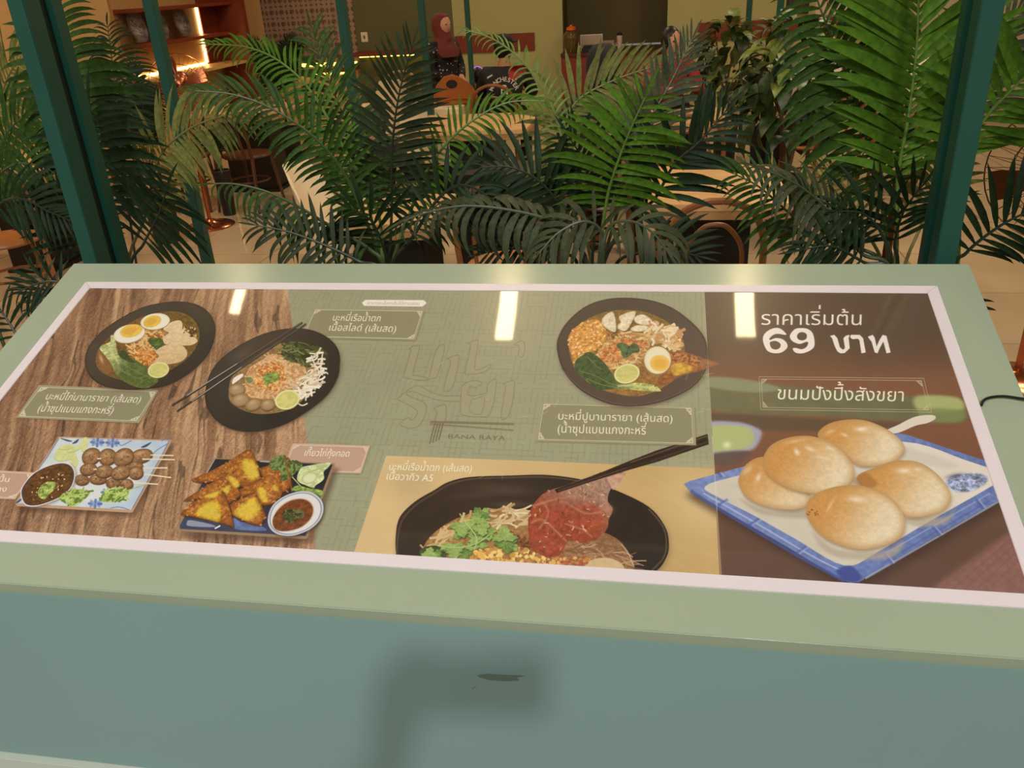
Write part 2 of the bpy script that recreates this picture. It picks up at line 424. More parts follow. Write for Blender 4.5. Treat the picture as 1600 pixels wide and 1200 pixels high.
    glow(1100, 780, 60, 60, 0, (232, 206, 150), .5); glow(640, 750, 40, 30, 0, (190, 160, 110), .7)
    for k in range(26):
        x = 560 + rng.rand() * 560; y = 730 + rng.rand() * 160
        wline((x, y), (x + 60, y + 26), 5, (222, 190, 132), (0, 0, 1), alpha=.10, soft=2)
    rim = [(25, 540), (45, 440), (120, 362), (220, 302), (290, 262), (400, 237), (600, 230), (760, 226), (900, 240), (1000, 262), (1130, 305), (1290, 385), (1370, 480), (1392, 560), (1380, 640), (1310, 720), (1100, 800), (60, 760), (30, 640)]
    poly([(x + 8, y + 14) for x, y in rim], (130, 100, 60), z, soft=8, alpha=.6)
    poly(rim, (52, 40, 31), z, n=.1, ns='c', c2=(40, 32, 26), g=[(300, 250), (900, 700)])
    stroke([(30, 640), (36, 540), (60, 450), (130, 375), (230, 312), (300, 272), (410, 247), (600, 240), (760, 237), (900, 250), (1000, 272)], 8, (84, 68, 52), z, alpha=.8)
    stroke([(1290, 395), (1360, 480), (1380, 560), (1366, 640), (1300, 712)], 8, (92, 76, 58), z, alpha=.8)
    glow(560, 300, 160, 30, 3, (86, 68, 54), .6, z); glow(420, 330, 120, 18, -6, (78, 62, 48), .5, z); glow(600, 375, 110, 18, 0, (96, 80, 64), .5, z)
    soup = [(150, 640), (190, 545), (300, 460), (450, 405), (600, 400), (760, 420), (1000, 490), (1130, 545), (1195, 620), (1220, 700), (1150, 790), (140, 760)]
    poly(soup, (162, 112, 60), z, n=.25, ns='mf', soft=1, c2=(140, 96, 62), g=[(500, 450), (1150, 650)])
    scatter([(180, 600), (300, 470), (440, 430), (420, 470), (300, 540), (210, 640)], z, 30, 26, 3, [(210, 175, 120), (190, 150, 90)], -40, 3)
    scatter([(430, 440), (520, 390), (700, 400), (690, 470), (560, 480)], z, 46, 22, 3.2, [(226, 204, 160), (205, 175, 125), (180, 140, 85)], -15, 4)
    scatter([(900, 560), (1120, 560), (1200, 640), (1200, 690), (980, 680)], z, 60, 34, 1.4, [(190, 150, 112), (120, 80, 50), (170, 120, 80)], 20, 5)
    scatter([(560, 520), (690, 540), (740, 620), (620, 610)], z, 80, 7, 4, [(120, 66, 34), (150, 90, 50), (90, 50, 30)], None, 6)
    scatter([(430, 600), (600, 585), (780, 640), (780, 700), (430, 680)], z, 170, 6, 5, [(226, 176, 78), (240, 200, 110), (200, 140, 56)], None, 7)
    scatter([(780, 640), (980, 640), (1000, 720), (780, 720)], z, 90, 7, 4.5, [(200, 120, 60), (170, 80, 50), (226, 170, 90)], None, 8)
    poly([(990, 665), (1050, 642), (1120, 650), (1170, 690), (1160, 760), (990, 740)], (206, 176, 126), z, n=.06)
    beef = [(690, 440), (718, 370), (778, 312), (880, 278), (1000, 232), (1080, 208), (1172, 214), (1160, 240), (1120, 268), (1092, 320), (1088, 360), (1112, 400), (1092, 450), (1082, 500), (1020, 552), (960, 566), (890, 558), (866, 600), (830, 636), (770, 634), (702, 590), (690, 520)]
    poly(beef, (158, 120, 98), z, c2=(152, 62, 38), g=[(950, 250), (850, 480)], n=.22, ns='mf')
    poly([(720, 430), (830, 400), (1000, 370), (1070, 420), (1040, 500), (900, 540), (830, 620), (740, 590), (705, 500)], (160, 66, 40), z, n=.25, ns='mf', soft=4, alpha=.7)
    for P in ([(700, 470), (760, 450), (840, 520), (880, 560)], [(900, 380), (980, 420), (1060, 410)], [(760, 360), (790, 420), (740, 500)], [(980, 300), (1060, 330), (1090, 400)], [(870, 470), (960, 500), (1010, 540)], [(720, 380), (820, 350), (930, 330)]):
        stroke(P, 9, (190, 128, 100), z, alpha=.6, soft=1)
    scatter(beef, z, 60, 6, 1.6, [(222, 180, 130), (110, 50, 30), (200, 140, 100)], None, 9)
    poly([(1085, 240), (1140, 225), (1175, 218), (1120, 300), (1098, 275)], (196, 150, 122), z, n=.2)
    glow(1080, 400, 30, 26, 0, (190, 130, 105), .7, z)
    G1, G2 = (138, 168, 78), (100, 130, 56)
    poly([(150, 600), (220, 580), (280, 610), (260, 650), (160, 640)], (60, 72, 36), z, n=.35, ns='mf')
    for k, (x, y, r_) in enumerate(((215, 615, 52), (450, 440, 58), (330, 505, 74), (345, 610, 76), (450, 555, 70), (480, 500, 60), (570, 550, 76))): leafy(x, y, r_, z, 60 + k)
    stroke([(345, 420), (380, 470), (430, 540), (420, 600)], 6, (170, 196, 110), z); stroke([(220, 575), (320, 590), (430, 570), (500, 520)], 5, (168, 190, 110), z)
    stroke([(1155, 575), (1190, 620), (1215, 680)], 5, (220, 196, 150), z, alpha=.7)
    chop = [(820, 300), (1000, 236), (1080, 204), (1200, 155), (1330, 105), (1470, 60), (1586, 22), (1592, 74), (1480, 112), (1340, 160), (1180, 206), (1000, 262), (832, 318)]
    poly(chop, (46, 32, 24), z, sm=False)
    wline((1090, 212), (1586, 50), 6, (28, 20, 14), z); wline((1200, 165), (1585, 32), 4, (120, 100, 84), z, alpha=.7); wline((840, 306), (1180, 192), 4, (92, 72, 58), z, alpha=.8); wline((1300, 160), (1585, 62), 3, (100, 82, 66), z, alpha=.6)
    text('บะหมี่เรือน้ำตก (เส้นสด)', (607, 733), (736, 736), (2, -8.5), CREAM, bold=.024)
    text('เนื้อวากิว A5', (603, 748), (675, 751), (2, -8.5), CREAM, bold=.024)
    # ---- dark close-up photograph on the right
    poly([(1100, 440), (1900, 440), (1900, 980), (1129, 980), (1113, 680)], (92, 72, 56), sm=False, c2=(128, 84, 58), g=[(1300, 520), (1300, 610)], n=.03, ns='b')
    CLIP[0] = ((PX - 1099.5) * (900 - 455) > (PY - 455) * (1127 - 1099.5)).astype(float)
    poly([(1112, 640), (1900, 640), (1900, 980), (1128, 980)], (126, 80, 56), sm=False, soft=10, c2=(96, 68, 56), g=[(1250, 660), (1250, 860)])
    poly([(1400, 960), (1620, 800), (1700, 980)], (136, 92, 82), sm=False, soft=6, n=.10, ns='m')
    for k in range(9): wline((1440 + k * 22, 930 - k * 3), (1540 + k * 22, 850 - k * 6), 2, (112, 74, 66), alpha=.5, soft=1)
    poly([(1108, 590), (1160, 596), (1300, 608), (1450, 620), (1500, 622), (1506, 655), (1440, 658), (1300, 650), (1114, 640)], (104, 108, 74), soft=7, alpha=.85, n=.1, ns='c')
    poly([(1108, 588), (1170, 592), (1220, 606), (1180, 612), (1112, 604)], (142, 152, 116), soft=4, alpha=.7)
    poly([(1432, 618), (1496, 620), (1503, 640), (1440, 642)], (176, 188, 112), soft=5, alpha=.85)
    poly([(1440, 638), (1504, 640), (1500, 658), (1444, 656)], (122, 136, 80), soft=5, alpha=.85)
    poly([(1112, 645), (1300, 655), (1440, 662), (1300, 672), (1114, 668)], (72, 70, 54), soft=6, alpha=.6)
    poly([(1100, 662), (1150, 658), (1184, 668), (1190, 680), (1170, 704), (1100, 708)], (160, 158, 176), soft=4)
    poly([(1100, 668), (1150, 664), (1176, 672), (1168, 698), (1100, 702)], (172, 184, 112), soft=3)
    poly([(1113, 708), (1172, 704), (1150, 724), (1114, 724)], (96, 76, 70), soft=4); glow(1136, 694, 6, 5, 0, (235, 240, 200), .8)
    CLIP[0] = None
    z = (1060, 620, .325)
    plate = [(25, 415), (60, 400), (300, 335), (700, 235), (1060, 172), (1100, 178), (1480, 305), (1660, 380), (1640, 430), (1530, 500), (1250, 660), (870, 888), (830, 892), (760, 862), (560, 740), (180, 520), (50, 445)]
    poly([(x + 10, y + 46) for x, y in plate], (62, 44, 38), z, sm=False, soft=12, alpha=.75)
    poly(plate, (112, 132, 190), z, sm=False, n=.18, ns='m', c2=(96, 116, 178), g=[(300, 300), (900, 850)])
    inn = [(128, 428), (300, 372), (700, 280), (1080, 212), (1380, 300), (1560, 372), (1500, 430), (1200, 600), (960, 742), (800, 808), (560, 678), (350, 560), (200, 484)]
    poly(inn, (222, 212, 196), z, n=.04, ns='c', c2=(206, 196, 176), g=[(1200, 300), (500, 600)])
    stroke([(60, 448), (190, 532), (560, 752), (800, 882)], 16, (60, 80, 160), z, alpha=.75); stroke([(900, 870), (1250, 668), (1540, 500)], 10, (160, 176, 214), z, alpha=.7)
    stroke([(120, 460), (350, 590), (640, 760), (780, 830)], 8, (176, 190, 224), z, alpha=.7); stroke([(980, 800), (1250, 640), (1500, 495)], 8, (70, 92, 170), z, alpha=.6)
    stroke([(960, 770), (1240, 610), (1500, 460)], 6, (150, 168, 214), z, alpha=.7)
    for x, y, dx, dy in ((215, 505, 45, -28), (365, 600, 50, -30), (590, 735, 50, -36), (1010, 775, 40, 50), (1240, 640, 40, 46), (1450, 512, 34, 42), (200, 370, 20, 24), (800, 240, 16, 22)):
        wline((x - dx * .52, y - dy * .52), (x + dx * .52, y + dy * .52), 16, (62, 80, 156), z, alpha=.55, soft=1); wline((x - dx * .46 + 13, y - dy * .46), (x + dx * .46 + 13, y + dy * .46), 7, (178, 192, 228), z, alpha=.6, soft=1)
    poly([(760, 830), (830, 810), (880, 860), (850, 890), (790, 872)], (52, 62, 140), z, soft=2, alpha=.8)
    poly([(1290, 400), (1360, 366), (1480, 372), (1470, 420), (1380, 456), (1310, 440)], (126, 144, 190), z, n=.8, ns='mf', soft=2, alpha=.8); glow(1330, 378, 40, 12, -10, (70, 76, 100), .7, z)
    poly([(1080, 240), (1300, 300), (1340, 340), (1100, 310)], (196, 186, 172), z, soft=5, alpha=.5)
    poly([(1000, 160), (1060, 130), (1140, 92), (1220, 84), (1238, 100), (1200, 122), (1140, 136), (1050, 172)], (222, 210, 190), z)
    poly([(290, 480), (420, 540), (640, 545), (620, 580), (400, 560)], (170, 156, 130), z, soft=4, alpha=.7)
    poly([(640, 640), (760, 730), (980, 740), (1090, 690), (1010, 775), (740, 760)], (176, 160, 134), z, soft=4, alpha=.7); poly([(1080, 580), (1290, 572), (1330, 500), (1300, 600), (1150, 620)], (178, 162, 134), z, soft=4, alpha=.7)
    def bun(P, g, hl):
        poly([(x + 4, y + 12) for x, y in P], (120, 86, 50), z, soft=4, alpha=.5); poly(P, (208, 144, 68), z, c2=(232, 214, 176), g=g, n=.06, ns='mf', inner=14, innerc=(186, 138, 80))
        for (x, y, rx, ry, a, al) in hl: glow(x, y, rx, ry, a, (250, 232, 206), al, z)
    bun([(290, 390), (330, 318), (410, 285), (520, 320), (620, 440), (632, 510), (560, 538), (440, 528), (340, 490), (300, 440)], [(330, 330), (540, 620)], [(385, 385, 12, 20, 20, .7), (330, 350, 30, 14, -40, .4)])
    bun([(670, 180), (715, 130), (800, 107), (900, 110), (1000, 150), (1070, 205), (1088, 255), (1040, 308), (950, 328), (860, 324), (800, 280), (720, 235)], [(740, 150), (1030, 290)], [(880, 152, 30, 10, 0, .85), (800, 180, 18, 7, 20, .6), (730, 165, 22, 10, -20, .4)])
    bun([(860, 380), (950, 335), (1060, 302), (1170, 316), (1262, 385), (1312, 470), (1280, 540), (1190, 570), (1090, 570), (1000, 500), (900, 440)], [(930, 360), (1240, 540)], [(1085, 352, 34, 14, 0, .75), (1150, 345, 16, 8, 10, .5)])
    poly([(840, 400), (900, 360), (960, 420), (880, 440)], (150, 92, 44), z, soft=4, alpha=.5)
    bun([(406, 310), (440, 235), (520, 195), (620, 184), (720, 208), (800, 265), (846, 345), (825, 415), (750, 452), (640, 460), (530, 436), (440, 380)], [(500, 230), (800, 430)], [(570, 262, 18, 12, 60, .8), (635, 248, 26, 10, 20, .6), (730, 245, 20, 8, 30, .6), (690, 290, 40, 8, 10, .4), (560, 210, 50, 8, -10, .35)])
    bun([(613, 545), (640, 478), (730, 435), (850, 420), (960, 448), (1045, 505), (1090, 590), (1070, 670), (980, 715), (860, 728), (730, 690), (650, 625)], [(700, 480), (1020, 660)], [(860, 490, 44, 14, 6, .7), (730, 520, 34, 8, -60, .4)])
    scatter([(625, 540), (670, 540), (680, 575), (630, 570)], z, 9, 4, 2, [(150, 84, 50)], None, 10)
    text('ราคาเริ่มต้น', (358, 205), (985, 207), (2, -66), (238, 226, 216), (1100, 455, .25), bold=.02)
    z = (1100, 455, .25)
    W = (240, 228, 220)
    r = raster([_inv(smooth(zz([(368, 292), (385, 255), (430, 228), (475, 228), (515, 262), (505, 268), (465, 262), (435, 268), (410, 290), (415, 300), (450, 288), (490, 295), (518, 320), (520, 350), (485, 378), (440, 383), (400, 370), (378, 335)], z))),
                _inv(smooth(zz([(412, 318), (422, 350), (450, 360), (475, 348), (478, 325), (455, 308), (430, 308)], z)))])
    comp(*r, np.array(W) / 255)
    r = raster([_inv(smooth(zz([(540, 265), (570, 232), (610, 226), (650, 232), (682, 262), (692, 330), (670, 362), (620, 383), (575, 380), (555, 355), (575, 350), (610, 358), (640, 345), (652, 318), (640, 312), (600, 325), (560, 312), (540, 290)], z))),
                _inv(smooth(zz([(582, 275), (590, 295), (615, 303), (640, 292), (642, 265), (620, 252), (595, 256)], z)))])
    comp(*r, np.array(W) / 255)
    poly([(788, 275), (815, 268), (835, 290), (850, 345), (870, 362), (882, 350), (872, 290), (885, 275), (905, 268), (912, 275), (905, 285), (912, 352), (880, 382), (855, 384), (835, 372), (818, 340), (802, 290)], W, z, sm=False)
    poly([(918, 268), (975, 268), (996, 290), (1012, 378), (985, 384), (972, 300), (960, 292), (930, 296), (915, 285)], W, z, sm=False)
    poly([(1025, 280), (1055, 268), (1068, 285), (1080, 340), (1098, 300), (1118, 268), (1142, 275), (1168, 378), (1142, 384), (1122, 310), (1100, 350), (1086, 384), (1068, 378), (1048, 310), (1036, 296)], W, z, sm=False)
    text('ขนมปังปิ้งสังขยา', (458, 670), (1248, 684), (4, -62), CREAM, z, bold=.02)
    def ornament(C4, z, col, n=3):
        C4 = [np.array(p, float) for p in C4]
        for i in range(4):
            p = C4[i]; a = C4[i - 1] - p; b = C4[(i + 1) % 4] - p
            la, lb = np.linalg.norm(a), np.linalg.norm(b); s = min(la, lb) * .2; a = a / la * s * .9; b = b / lb * s * 1.1
            stroke([p + a * .12 + b * .1, p + a * .12 + b * .9], s * .09, col, z); stroke([p + a * .12 + b * .1, p + a * .95 + b * .1], s * .09, col, z)
            stroke([p + a * .5 + b * .15, p + a * .5 + b * .5, p + a * .2 + b * .5], s * .12, col, z)
            stroke([p + a * .3 + b * .3, p + a * .32 + b * .7, p + a * .15 + b * .8], s * .12, col, z); stroke([p + a * .75 + b * .1, p + a * .7 + b * .35, p + a * .5 + b * .32], s * .1, col, z)
    for q in (0, 14):
        F = [(345 + q, 530 + q), (1375 - q, 540 + q), (1425 - q * 1.3, 752 - q), (355 + q, 735 - q)]
        stroke(F[:2], 3, (196, 180, 140), z, alpha=.9); stroke(F[1:3], 3, (196, 180, 140), z, alpha=.9); stroke(F[2:], 3, (196, 180, 140), z, alpha=.9); stroke([F[3], F[0]], 3, (196, 180, 140), z, alpha=.9)
    ornament(F, z, (196, 180, 140))
    # ---- name tags
    def tagc(P, z, col, rim, inset, lc):
        c = np.mean(np.array(P, float), 0)
        poly([(x + 6 * .16 / z[2], y + 9 * .16 / z[2]) for x, y in P], (92, 84, 60), z, sm=False, soft=3, alpha=.6)
        poly(P, rim, z, sm=False)
        Q = [(x + (c[0] - x) * inset * .4, y + (c[1] - y) * inset) for x, y in P]
        poly(Q, col, z, sm=False)
        Q = [(x + (c[0] - x) * inset * .6, y + (c[1] - y) * inset * 1.6) for x, y in P]
        for i in range(4): stroke([Q[i - 1], Q[i]], 5 * .16 / z[2], lc, z)
        ornament(Q, z, lc)
    OL, OR, LL = (138, 134, 100), (160, 152, 116), (214, 204, 168)
    z = (0, 590, .1625); tagc([(370, 65), (1520, 115), (1330, 430), (150, 378)], z, OL, OR, .07, LL)
    text('บะหมี่ไก่บานารายา (เส้นสด)', (428, 203), (1335, 236), (26, -50), CREAM, z, bold=.026)
    text('(น้ำซุปแบบแกงกะหรี่)', (352, 318), (1070, 342), (28, -54), CREAM, z, bold=.03)
    z = (440, 450, .1625); tagc([(305, 188), (1372, 204), (1285, 495), (190, 470)], z, OL, OR, .06, LL)
    text('บะหมี่เรือน้ำตก', (486, 306), (943, 315), (14, -48), CREAM, z, bold=.024)
    text('เนื้อสไลด์ (เส้นสด)', (450, 402), (1092, 416), (14, -50), CREAM, z, bold=.03)
    poly([(770, 138), (800, 107), (1366, 110), (1395, 138), (1352, 172), (792, 165)], (238, 228, 214), z, sm=False)
    text('สามารถเลือกเส้นได้ตามชอบ', (820, 152), (1320, 158), (4, -24), (170, 158, 140), z, bold=.0)
    z = (820, 620, .1875); tagc([(135, 36), (1412, 74), (1428, 398), (86, 362)], z, OL, OR, .06, LL)
    text('บะหมี่ปูบานารายา (เส้นสด)', (278, 183), (1230, 205), (3, -48), CREAM, z, bold=.026)
    text('(น้ำซุปแบบแกงกะหรี่', (272, 292), (1008, 308), (3, -54), CREAM, z, bold=.03)
    wline((160, 55), (-60, 200), 4, (190, 180, 140), z, alpha=.0)
    PK, PR, PL = (190, 150, 126), (208, 172, 146), (226, 200, 176)
    z = (270, 680, .19375); tagc([(965, 60), (1588, 80), (1515, 303), (880, 285)], z, PK, PR, .07, PL)
    text('เกี๊ยวไก่กุ้งทอด', (1056, 160), (1416, 168), (12, -40), CREAM, z, bold=.022)
    z = (0, 660, .175); tagc([(-330, 405), (300, 440), (130, 682), (-420, 655)], z, PK, PR, .07, PL)
    text('ลูกชิ้นหมูปิ้น', (-330, 515), (72, 525), (12, -36), CREAM, z, bold=.022); text('(น้ำจิ้ม)ราง', (-330, 605), (48, 612), (12, -36), CREAM, z, bold=.022)
    # ---- plate with chicken noodles and two egg halves
    def plate_(P, z, c1, c2, g, sh=(10, 16)):
        poly([(x + sh[0], y + sh[1]) for x, y in P], (70, 50, 36), z, soft=8, alpha=.55)
        poly(P, c1, z, c2=c2, g=g, n=.06, ns='c', inner=5, innerc=(36, 30, 24))
    def egg(x, y, rx, ry, a, yx, yy, yrx, yry, ya, z):
        ell(x, y + ry * .06, rx * 1.02, ry * 1.03, a, (150, 120, 70), z); ell(x, y, rx, ry, a, (238, 230, 206), z, inner=4, innerc=(214, 200, 160))
        ell(yx, yy, yrx, yry, ya, (238, 190, 70), z, soft=1, n=.1); ell(yx - yrx * .1, yy, yrx * .6, yry * .55, ya, (226, 160, 48), z, soft=4, alpha=.7)
    def lime(x, y, rx, ry, a, z):
        ell(x, y + ry * .07, rx, ry, a, (110, 100, 40), z); ell(x, y, rx, ry, a, (226, 216, 150), z); ell(x, y, rx * .86, ry * .84, a, (206, 200, 104), z, n=.12)
        for k in range(-2, 3):
            an = math.radians(a + 60 + k * 24); wline((x - math.cos(an) * rx * .7, y - math.sin(an) * ry * .7), (x + math.cos(an) * rx * .7, y + math.sin(an) * ry * .7), 5, (222, 214, 140), z, alpha=.4)
    z = (120, 455, .14375)
    plate_([(85, 770), (105, 640), (180, 520), (300, 402), (480, 282), (700, 172), (900, 122), (1100, 105), (1270, 128), (1400, 195), (1480, 300), (1505, 430), (1460, 610), (1370, 750), (1200, 900), (1000, 1010), (820, 1050), (600, 1065), (400, 1050), (250, 1005), (135, 915)], z, (72, 62, 50), (52, 44, 36), [(500, 250), (1100, 1000)])
    poly([(200, 740), (238, 612), (330, 512), (480, 392), (700, 272), (900, 222), (1080, 215), (1220, 262), (1302, 350), (1332, 460), (1300, 590), (1210, 710), (1080, 812), (900, 905), (700, 978), (480, 958), (330, 908), (235, 840)], (116, 84, 38), z, n=.35, ns='mf')
    poly([(225, 720), (260, 640), (330, 740), (380, 860), (300, 890), (240, 810)], (140, 92, 52), z, soft=3, alpha=.8); glow(262, 730, 16, 50, -20, (226, 170, 130), .8, z)
    nd = [(540, 610), (640, 520), (740, 415), (860, 408), (985, 430), (930, 500), (905, 620), (900, 690), (820, 790), (700, 790), (600, 700)]
    poly(nd, (186, 132, 66), z, n=.4, ns='mf')
    scatter(nd, z, 150, 11, 2.0, [(220, 176, 110), (150, 92, 40), (232, 190, 120), (190, 110, 44)], None, 11)
    scatter([(640, 680), (780, 640), (860, 690), (800, 780), (680, 770)], z, 90, 5, 2.2, [(216, 130, 50), (236, 160, 80), (170, 90, 30)], None, 12)
    for P in ([(940, 392), (1040, 322), (1130, 318), (1140, 400), (1060, 440), (980, 436)], [(935, 505), (1010, 440), (1140, 418), (1230, 462), (1310, 528), (1240, 578), (1100, 580), (960, 568)], [(850, 650), (960, 580), (1120, 576), (1186, 630), (1190, 700), (1120, 760), (1000, 786), (860, 790), (826, 762), (890, 700)]):
        poly([(x + 6, y + 14) for x, y in P], (120, 84, 44), z, alpha=.8); poly(P, (226, 196, 148), z, n=.10, ns='mf', c2=(212, 176, 122), g=[(1000, 400), (1050, 800)])
    stroke([(880, 690), (1000, 670), (1130, 690)], 6, (200, 160, 108), z, alpha=.7); stroke([(980, 470), (1080, 450), (1180, 480)], 6, (206, 170, 116), z, alpha=.7)
    poly([(770, 522), (810, 498), (860, 505), (920, 508), (938, 560), (905, 600), (860, 632), (830, 600), (790, 570)], (74, 96, 40), z, n=.4, ns='mf'); leafy(850, 560, 56, z, 71, ((84, 108, 48), (66, 88, 38), (120, 140, 74)))
    egg(567, 455, 174, 98, -12, 588, 424, 124, 68, -14, z); egg(848, 322, 160, 88, -8, 816, 322, 100, 62, -18, z)
    poly([(245, 605), (355, 540), (362, 480), (392, 475), (420, 560), (440, 640), (560, 700), (700, 780), (800, 880), (880, 950), (860, 992), (760, 1046), (640, 1034), (510, 975), (420, 900), (372, 790), (300, 690)], (192, 196, 122), z, c2=(84, 100, 46), g=[(330, 620), (600, 830)], n=.3, ns='mf')
    for P in ([(380, 760), (450, 830), (560, 900), (720, 960)], [(440, 740), (560, 820), (680, 880), (800, 940)], [(480, 700), (600, 760), (700, 830)]): stroke(P, 9, (138, 152, 84), z, alpha=.5, soft=1)
    stroke([(350, 600), (400, 700), (450, 780)], 22, (206, 210, 140), z, alpha=.6, soft=2)
    poly([(440, 650), (520, 640), (580, 720), (640, 770), (560, 760), (470, 710)], (58, 74, 34), z, n=.3)
    lime(883, 850, 118, 84, -12, z)
    scatter([(1140, 380), (1280, 400), (1310, 520), (1180, 460)], z, 26, 5, 1.8, [(226, 196, 130), (70, 46, 20)], None, 13)
    # ---- plate with sliced beef noodles, sprouts and fish balls
    z = (260, 490, .1875)
    plate_([(320, 660), (350, 520), (440, 385), (600, 262), (800, 165), (1000, 120), (1180, 125), (1325, 182), (1420, 275), (1446, 385), (1425, 530), (1345, 665), (1200, 790), (1000, 910), (800, 975), (620, 978), (470, 925), (365, 835), (328, 750)], z, (58, 50, 42), (44, 38, 32), [(500, 300), (1000, 950)])
    stroke([(340, 790), (420, 900), (560, 965), (760, 980), (1000, 915), (1200, 795), (1345, 670), (1430, 520), (1444, 400)], 7, (88, 76, 64), z, alpha=.8)
    glow(620, 340, 110, 40, -32, (96, 86, 70), .5, z)
    poly([(515, 640), (545, 520), (640, 430), (760, 340), (870, 270), (980, 240), (1100, 330), (1250, 440), (1240, 560), (1150, 700), (1000, 800), (800, 832), (650, 805), (535, 735)], (140, 106, 60), z, n=.3, ns='mf')
    poly([(545, 580), (560, 530), (630, 495), (632, 520), (570, 570)], (236, 226, 214), z)
    nd = [(650, 600), (680, 460), (780, 390), (880, 335), (960, 335), (1000, 388), (1110, 396), (1160, 470), (1110, 560), (1010, 640), (900, 700), (720, 700), (660, 650)]
    poly(nd, (204, 154, 98), z, n=.3, ns='mf')
    scatter(nd, z, 150, 12, 2.4, [(224, 182, 130), (186, 130, 76), (214, 160, 110)], None, 14)
    scatter([(780, 440), (900, 400), (980, 440), (1000, 560), (900, 640), (760, 600), (740, 520)], z, 170, 4.5, 2.6, [(206, 116, 44), (228, 150, 70), (180, 92, 30), (236, 190, 100)], None, 15)
    gr = [(955, 315), (990, 250), (1090, 225), (1200, 255), (1310, 290), (1345, 350), (1290, 400), (1200, 436), (1130, 420), (1010, 378)]
    poly(gr, (60, 66, 34), z, n=.5, ns='mf'); scatter(gr, z, 110, 13, 2.0, [(84, 96, 50), (40, 46, 24), (110, 122, 70), (66, 78, 36)], 20, 16)
    scatter([(1180, 330), (1250, 310), (1300, 330), (1320, 480), (1290, 560), (1230, 640), (1150, 700), (1060, 640), (1060, 580), (1180, 480)], z, 75, 19, 2.6, [(232, 216, 188), (206, 184, 146), (240, 228, 206)], -30, 17)
    for P in ([(1205, 340), (1240, 430), (1290, 500)], [(1300, 330), (1280, 440), (1300, 510)], [(1090, 740), (1130, 760), (1175, 742)], [(1290, 480), (1330, 485), (1345, 500)]): stroke(P, 11, (230, 216, 188), z)
    poly([(800, 520), (850, 490), (900, 480), (940, 510), (920, 560), (850, 575), (850, 620), (830, 600)], (120, 140, 60), z, n=.5, ns='mf'); poly([(655, 530), (700, 525), (720, 550), (680, 575)], (112, 128, 66), z, n=.4)
    for x, y, a, b, an in ((585, 627, 70, 50, -8), (615, 712, 76, 54, -12), (722, 750, 72, 48, -22), (842, 752, 64, 48, -14)):
        ell(x + 3, y + 8, a, b, an, (92, 66, 36), z, soft=1); ell(x, y, a, b, an, (170, 136, 92), z, inner=8, innerc=(128, 96, 58)); glow(x - 10, y - 14, a * .4, b * .3, an, (200, 170, 126), .7, z)
    lime(1005, 712, 106, 80, -18, z)
    for a, b in (((45, 758), (1132, 66)), ((88, 805), (1162, 78))):
        wline((a[0], a[1] + 6), (b[0], b[1] + 6), 14, (34, 26, 22), z); wline(a, b, 13, (66, 56, 50), z)
        wline((a[0] + 120, a[1] - 80), ((a[0] + b[0]) / 2, (a[1] + b[1]) / 2 - 2), 5, (206, 196, 188), z, alpha=.9)
        wline(((a[0] + b[0]) / 2, (a[1] + b[1]) / 2 - 2), b, 4, (126, 112, 100), z, alpha=.6)
    # ---- blue and white plate with meatball skewers
    z = (0, 660, .175)
    poly([(140, 760), (520, 160), (1560, 190), (1200, 835), (180, 790)], (74, 50, 36), z, sm=False, soft=7, alpha=.6)
    poly([(518, 120), (1528, 150), (1510, 200), (1180, 797), (1150, 800), (150, 742), (126, 716)], (190, 150, 112), z, sm=False)
    poly([(530, 130), (1505, 160), (1490, 190), (1165, 775), (145, 715)], (196, 208, 212), z, sm=False, n=.06, ns='c', c2=(176, 196, 214), g=[(700, 200), (1400, 300)])
    poly([(640, 220), (1380, 240), (1120, 700), (420, 680)], (216, 218, 214), z, sm=False, soft=8, alpha=.8)
    for P in ([(520, 140), (420, 300), (330, 420)], [(1500, 180), (1400, 240), (1340, 300)], [(1440, 160), (1500, 170), (1180, 760)], [(1040, 160), (1080, 200), (1170, 155)], [(980, 760), (1060, 750), (1150, 775)]): stroke(P, 9, (92, 116, 170), z, alpha=.75)
    for cx, cy in ((865, 172), (845, 720), (960, 620), (1000, 176)):
        for k in range(9): an = k * .8; ell(cx + math.cos(an) * 42, cy + math.sin(an) * 22, 24, 13, an * 57, ((78, 104, 168), (120, 146, 200))[k % 2], z, alpha=.85)
    for P in ([(1255, 215), (1350, 168), (1300, 215)], [(640, 182), (700, 140), (680, 178)], [(530, 132), (640, 160), (600, 165)], [(130, 715), (200, 660), (170, 705)]): poly(P, (64, 76, 104), z)
    for x, y, a, b, an in ((560, 240, 70, 28, -20), (600, 290, 80, 40, -10), (540, 300, 60, 40, 0), (660, 230, 70, 22, -20), (750, 190, 30, 66, 10), (660, 350, 36, 50, 20), (590, 215, 70, 20, -8)):
        ell(x, y + 4, a, b, an, (160, 172, 92), z); ell(x, y, a, b, an, (206, 212, 136), z, n=.08)
    r0 = np.random.RandomState(5)
    for x, y, a, b, an in ((1255, 292, 106, 60, -15), (1205, 390, 70, 46, -10), (810, 295, 88, 70, -30), (955, 300, 82, 72, -20), (1098, 302, 96, 74, -28), (725, 505, 66, 46, 0), (870, 500, 78, 42, 0), (1005, 530, 66, 46, -10), (1125, 545, 60, 48, -5), (785, 410, 78, 52, -10), (925, 430, 82, 55, -8), (1072, 440, 92, 60, -14), (1210, 442, 66, 56, -10)):
        ell(x + 4, y + 12, a, b, an, (84, 54, 34), z, soft=1); ell(x, y, a, b, an, (156, 112, 70), z, n=.35, ns='mf', inner=8, innerc=(104, 66, 38)); glow(x - 14, y - 22, a * .4, b * .28, an, (206, 166, 118), .7, z)
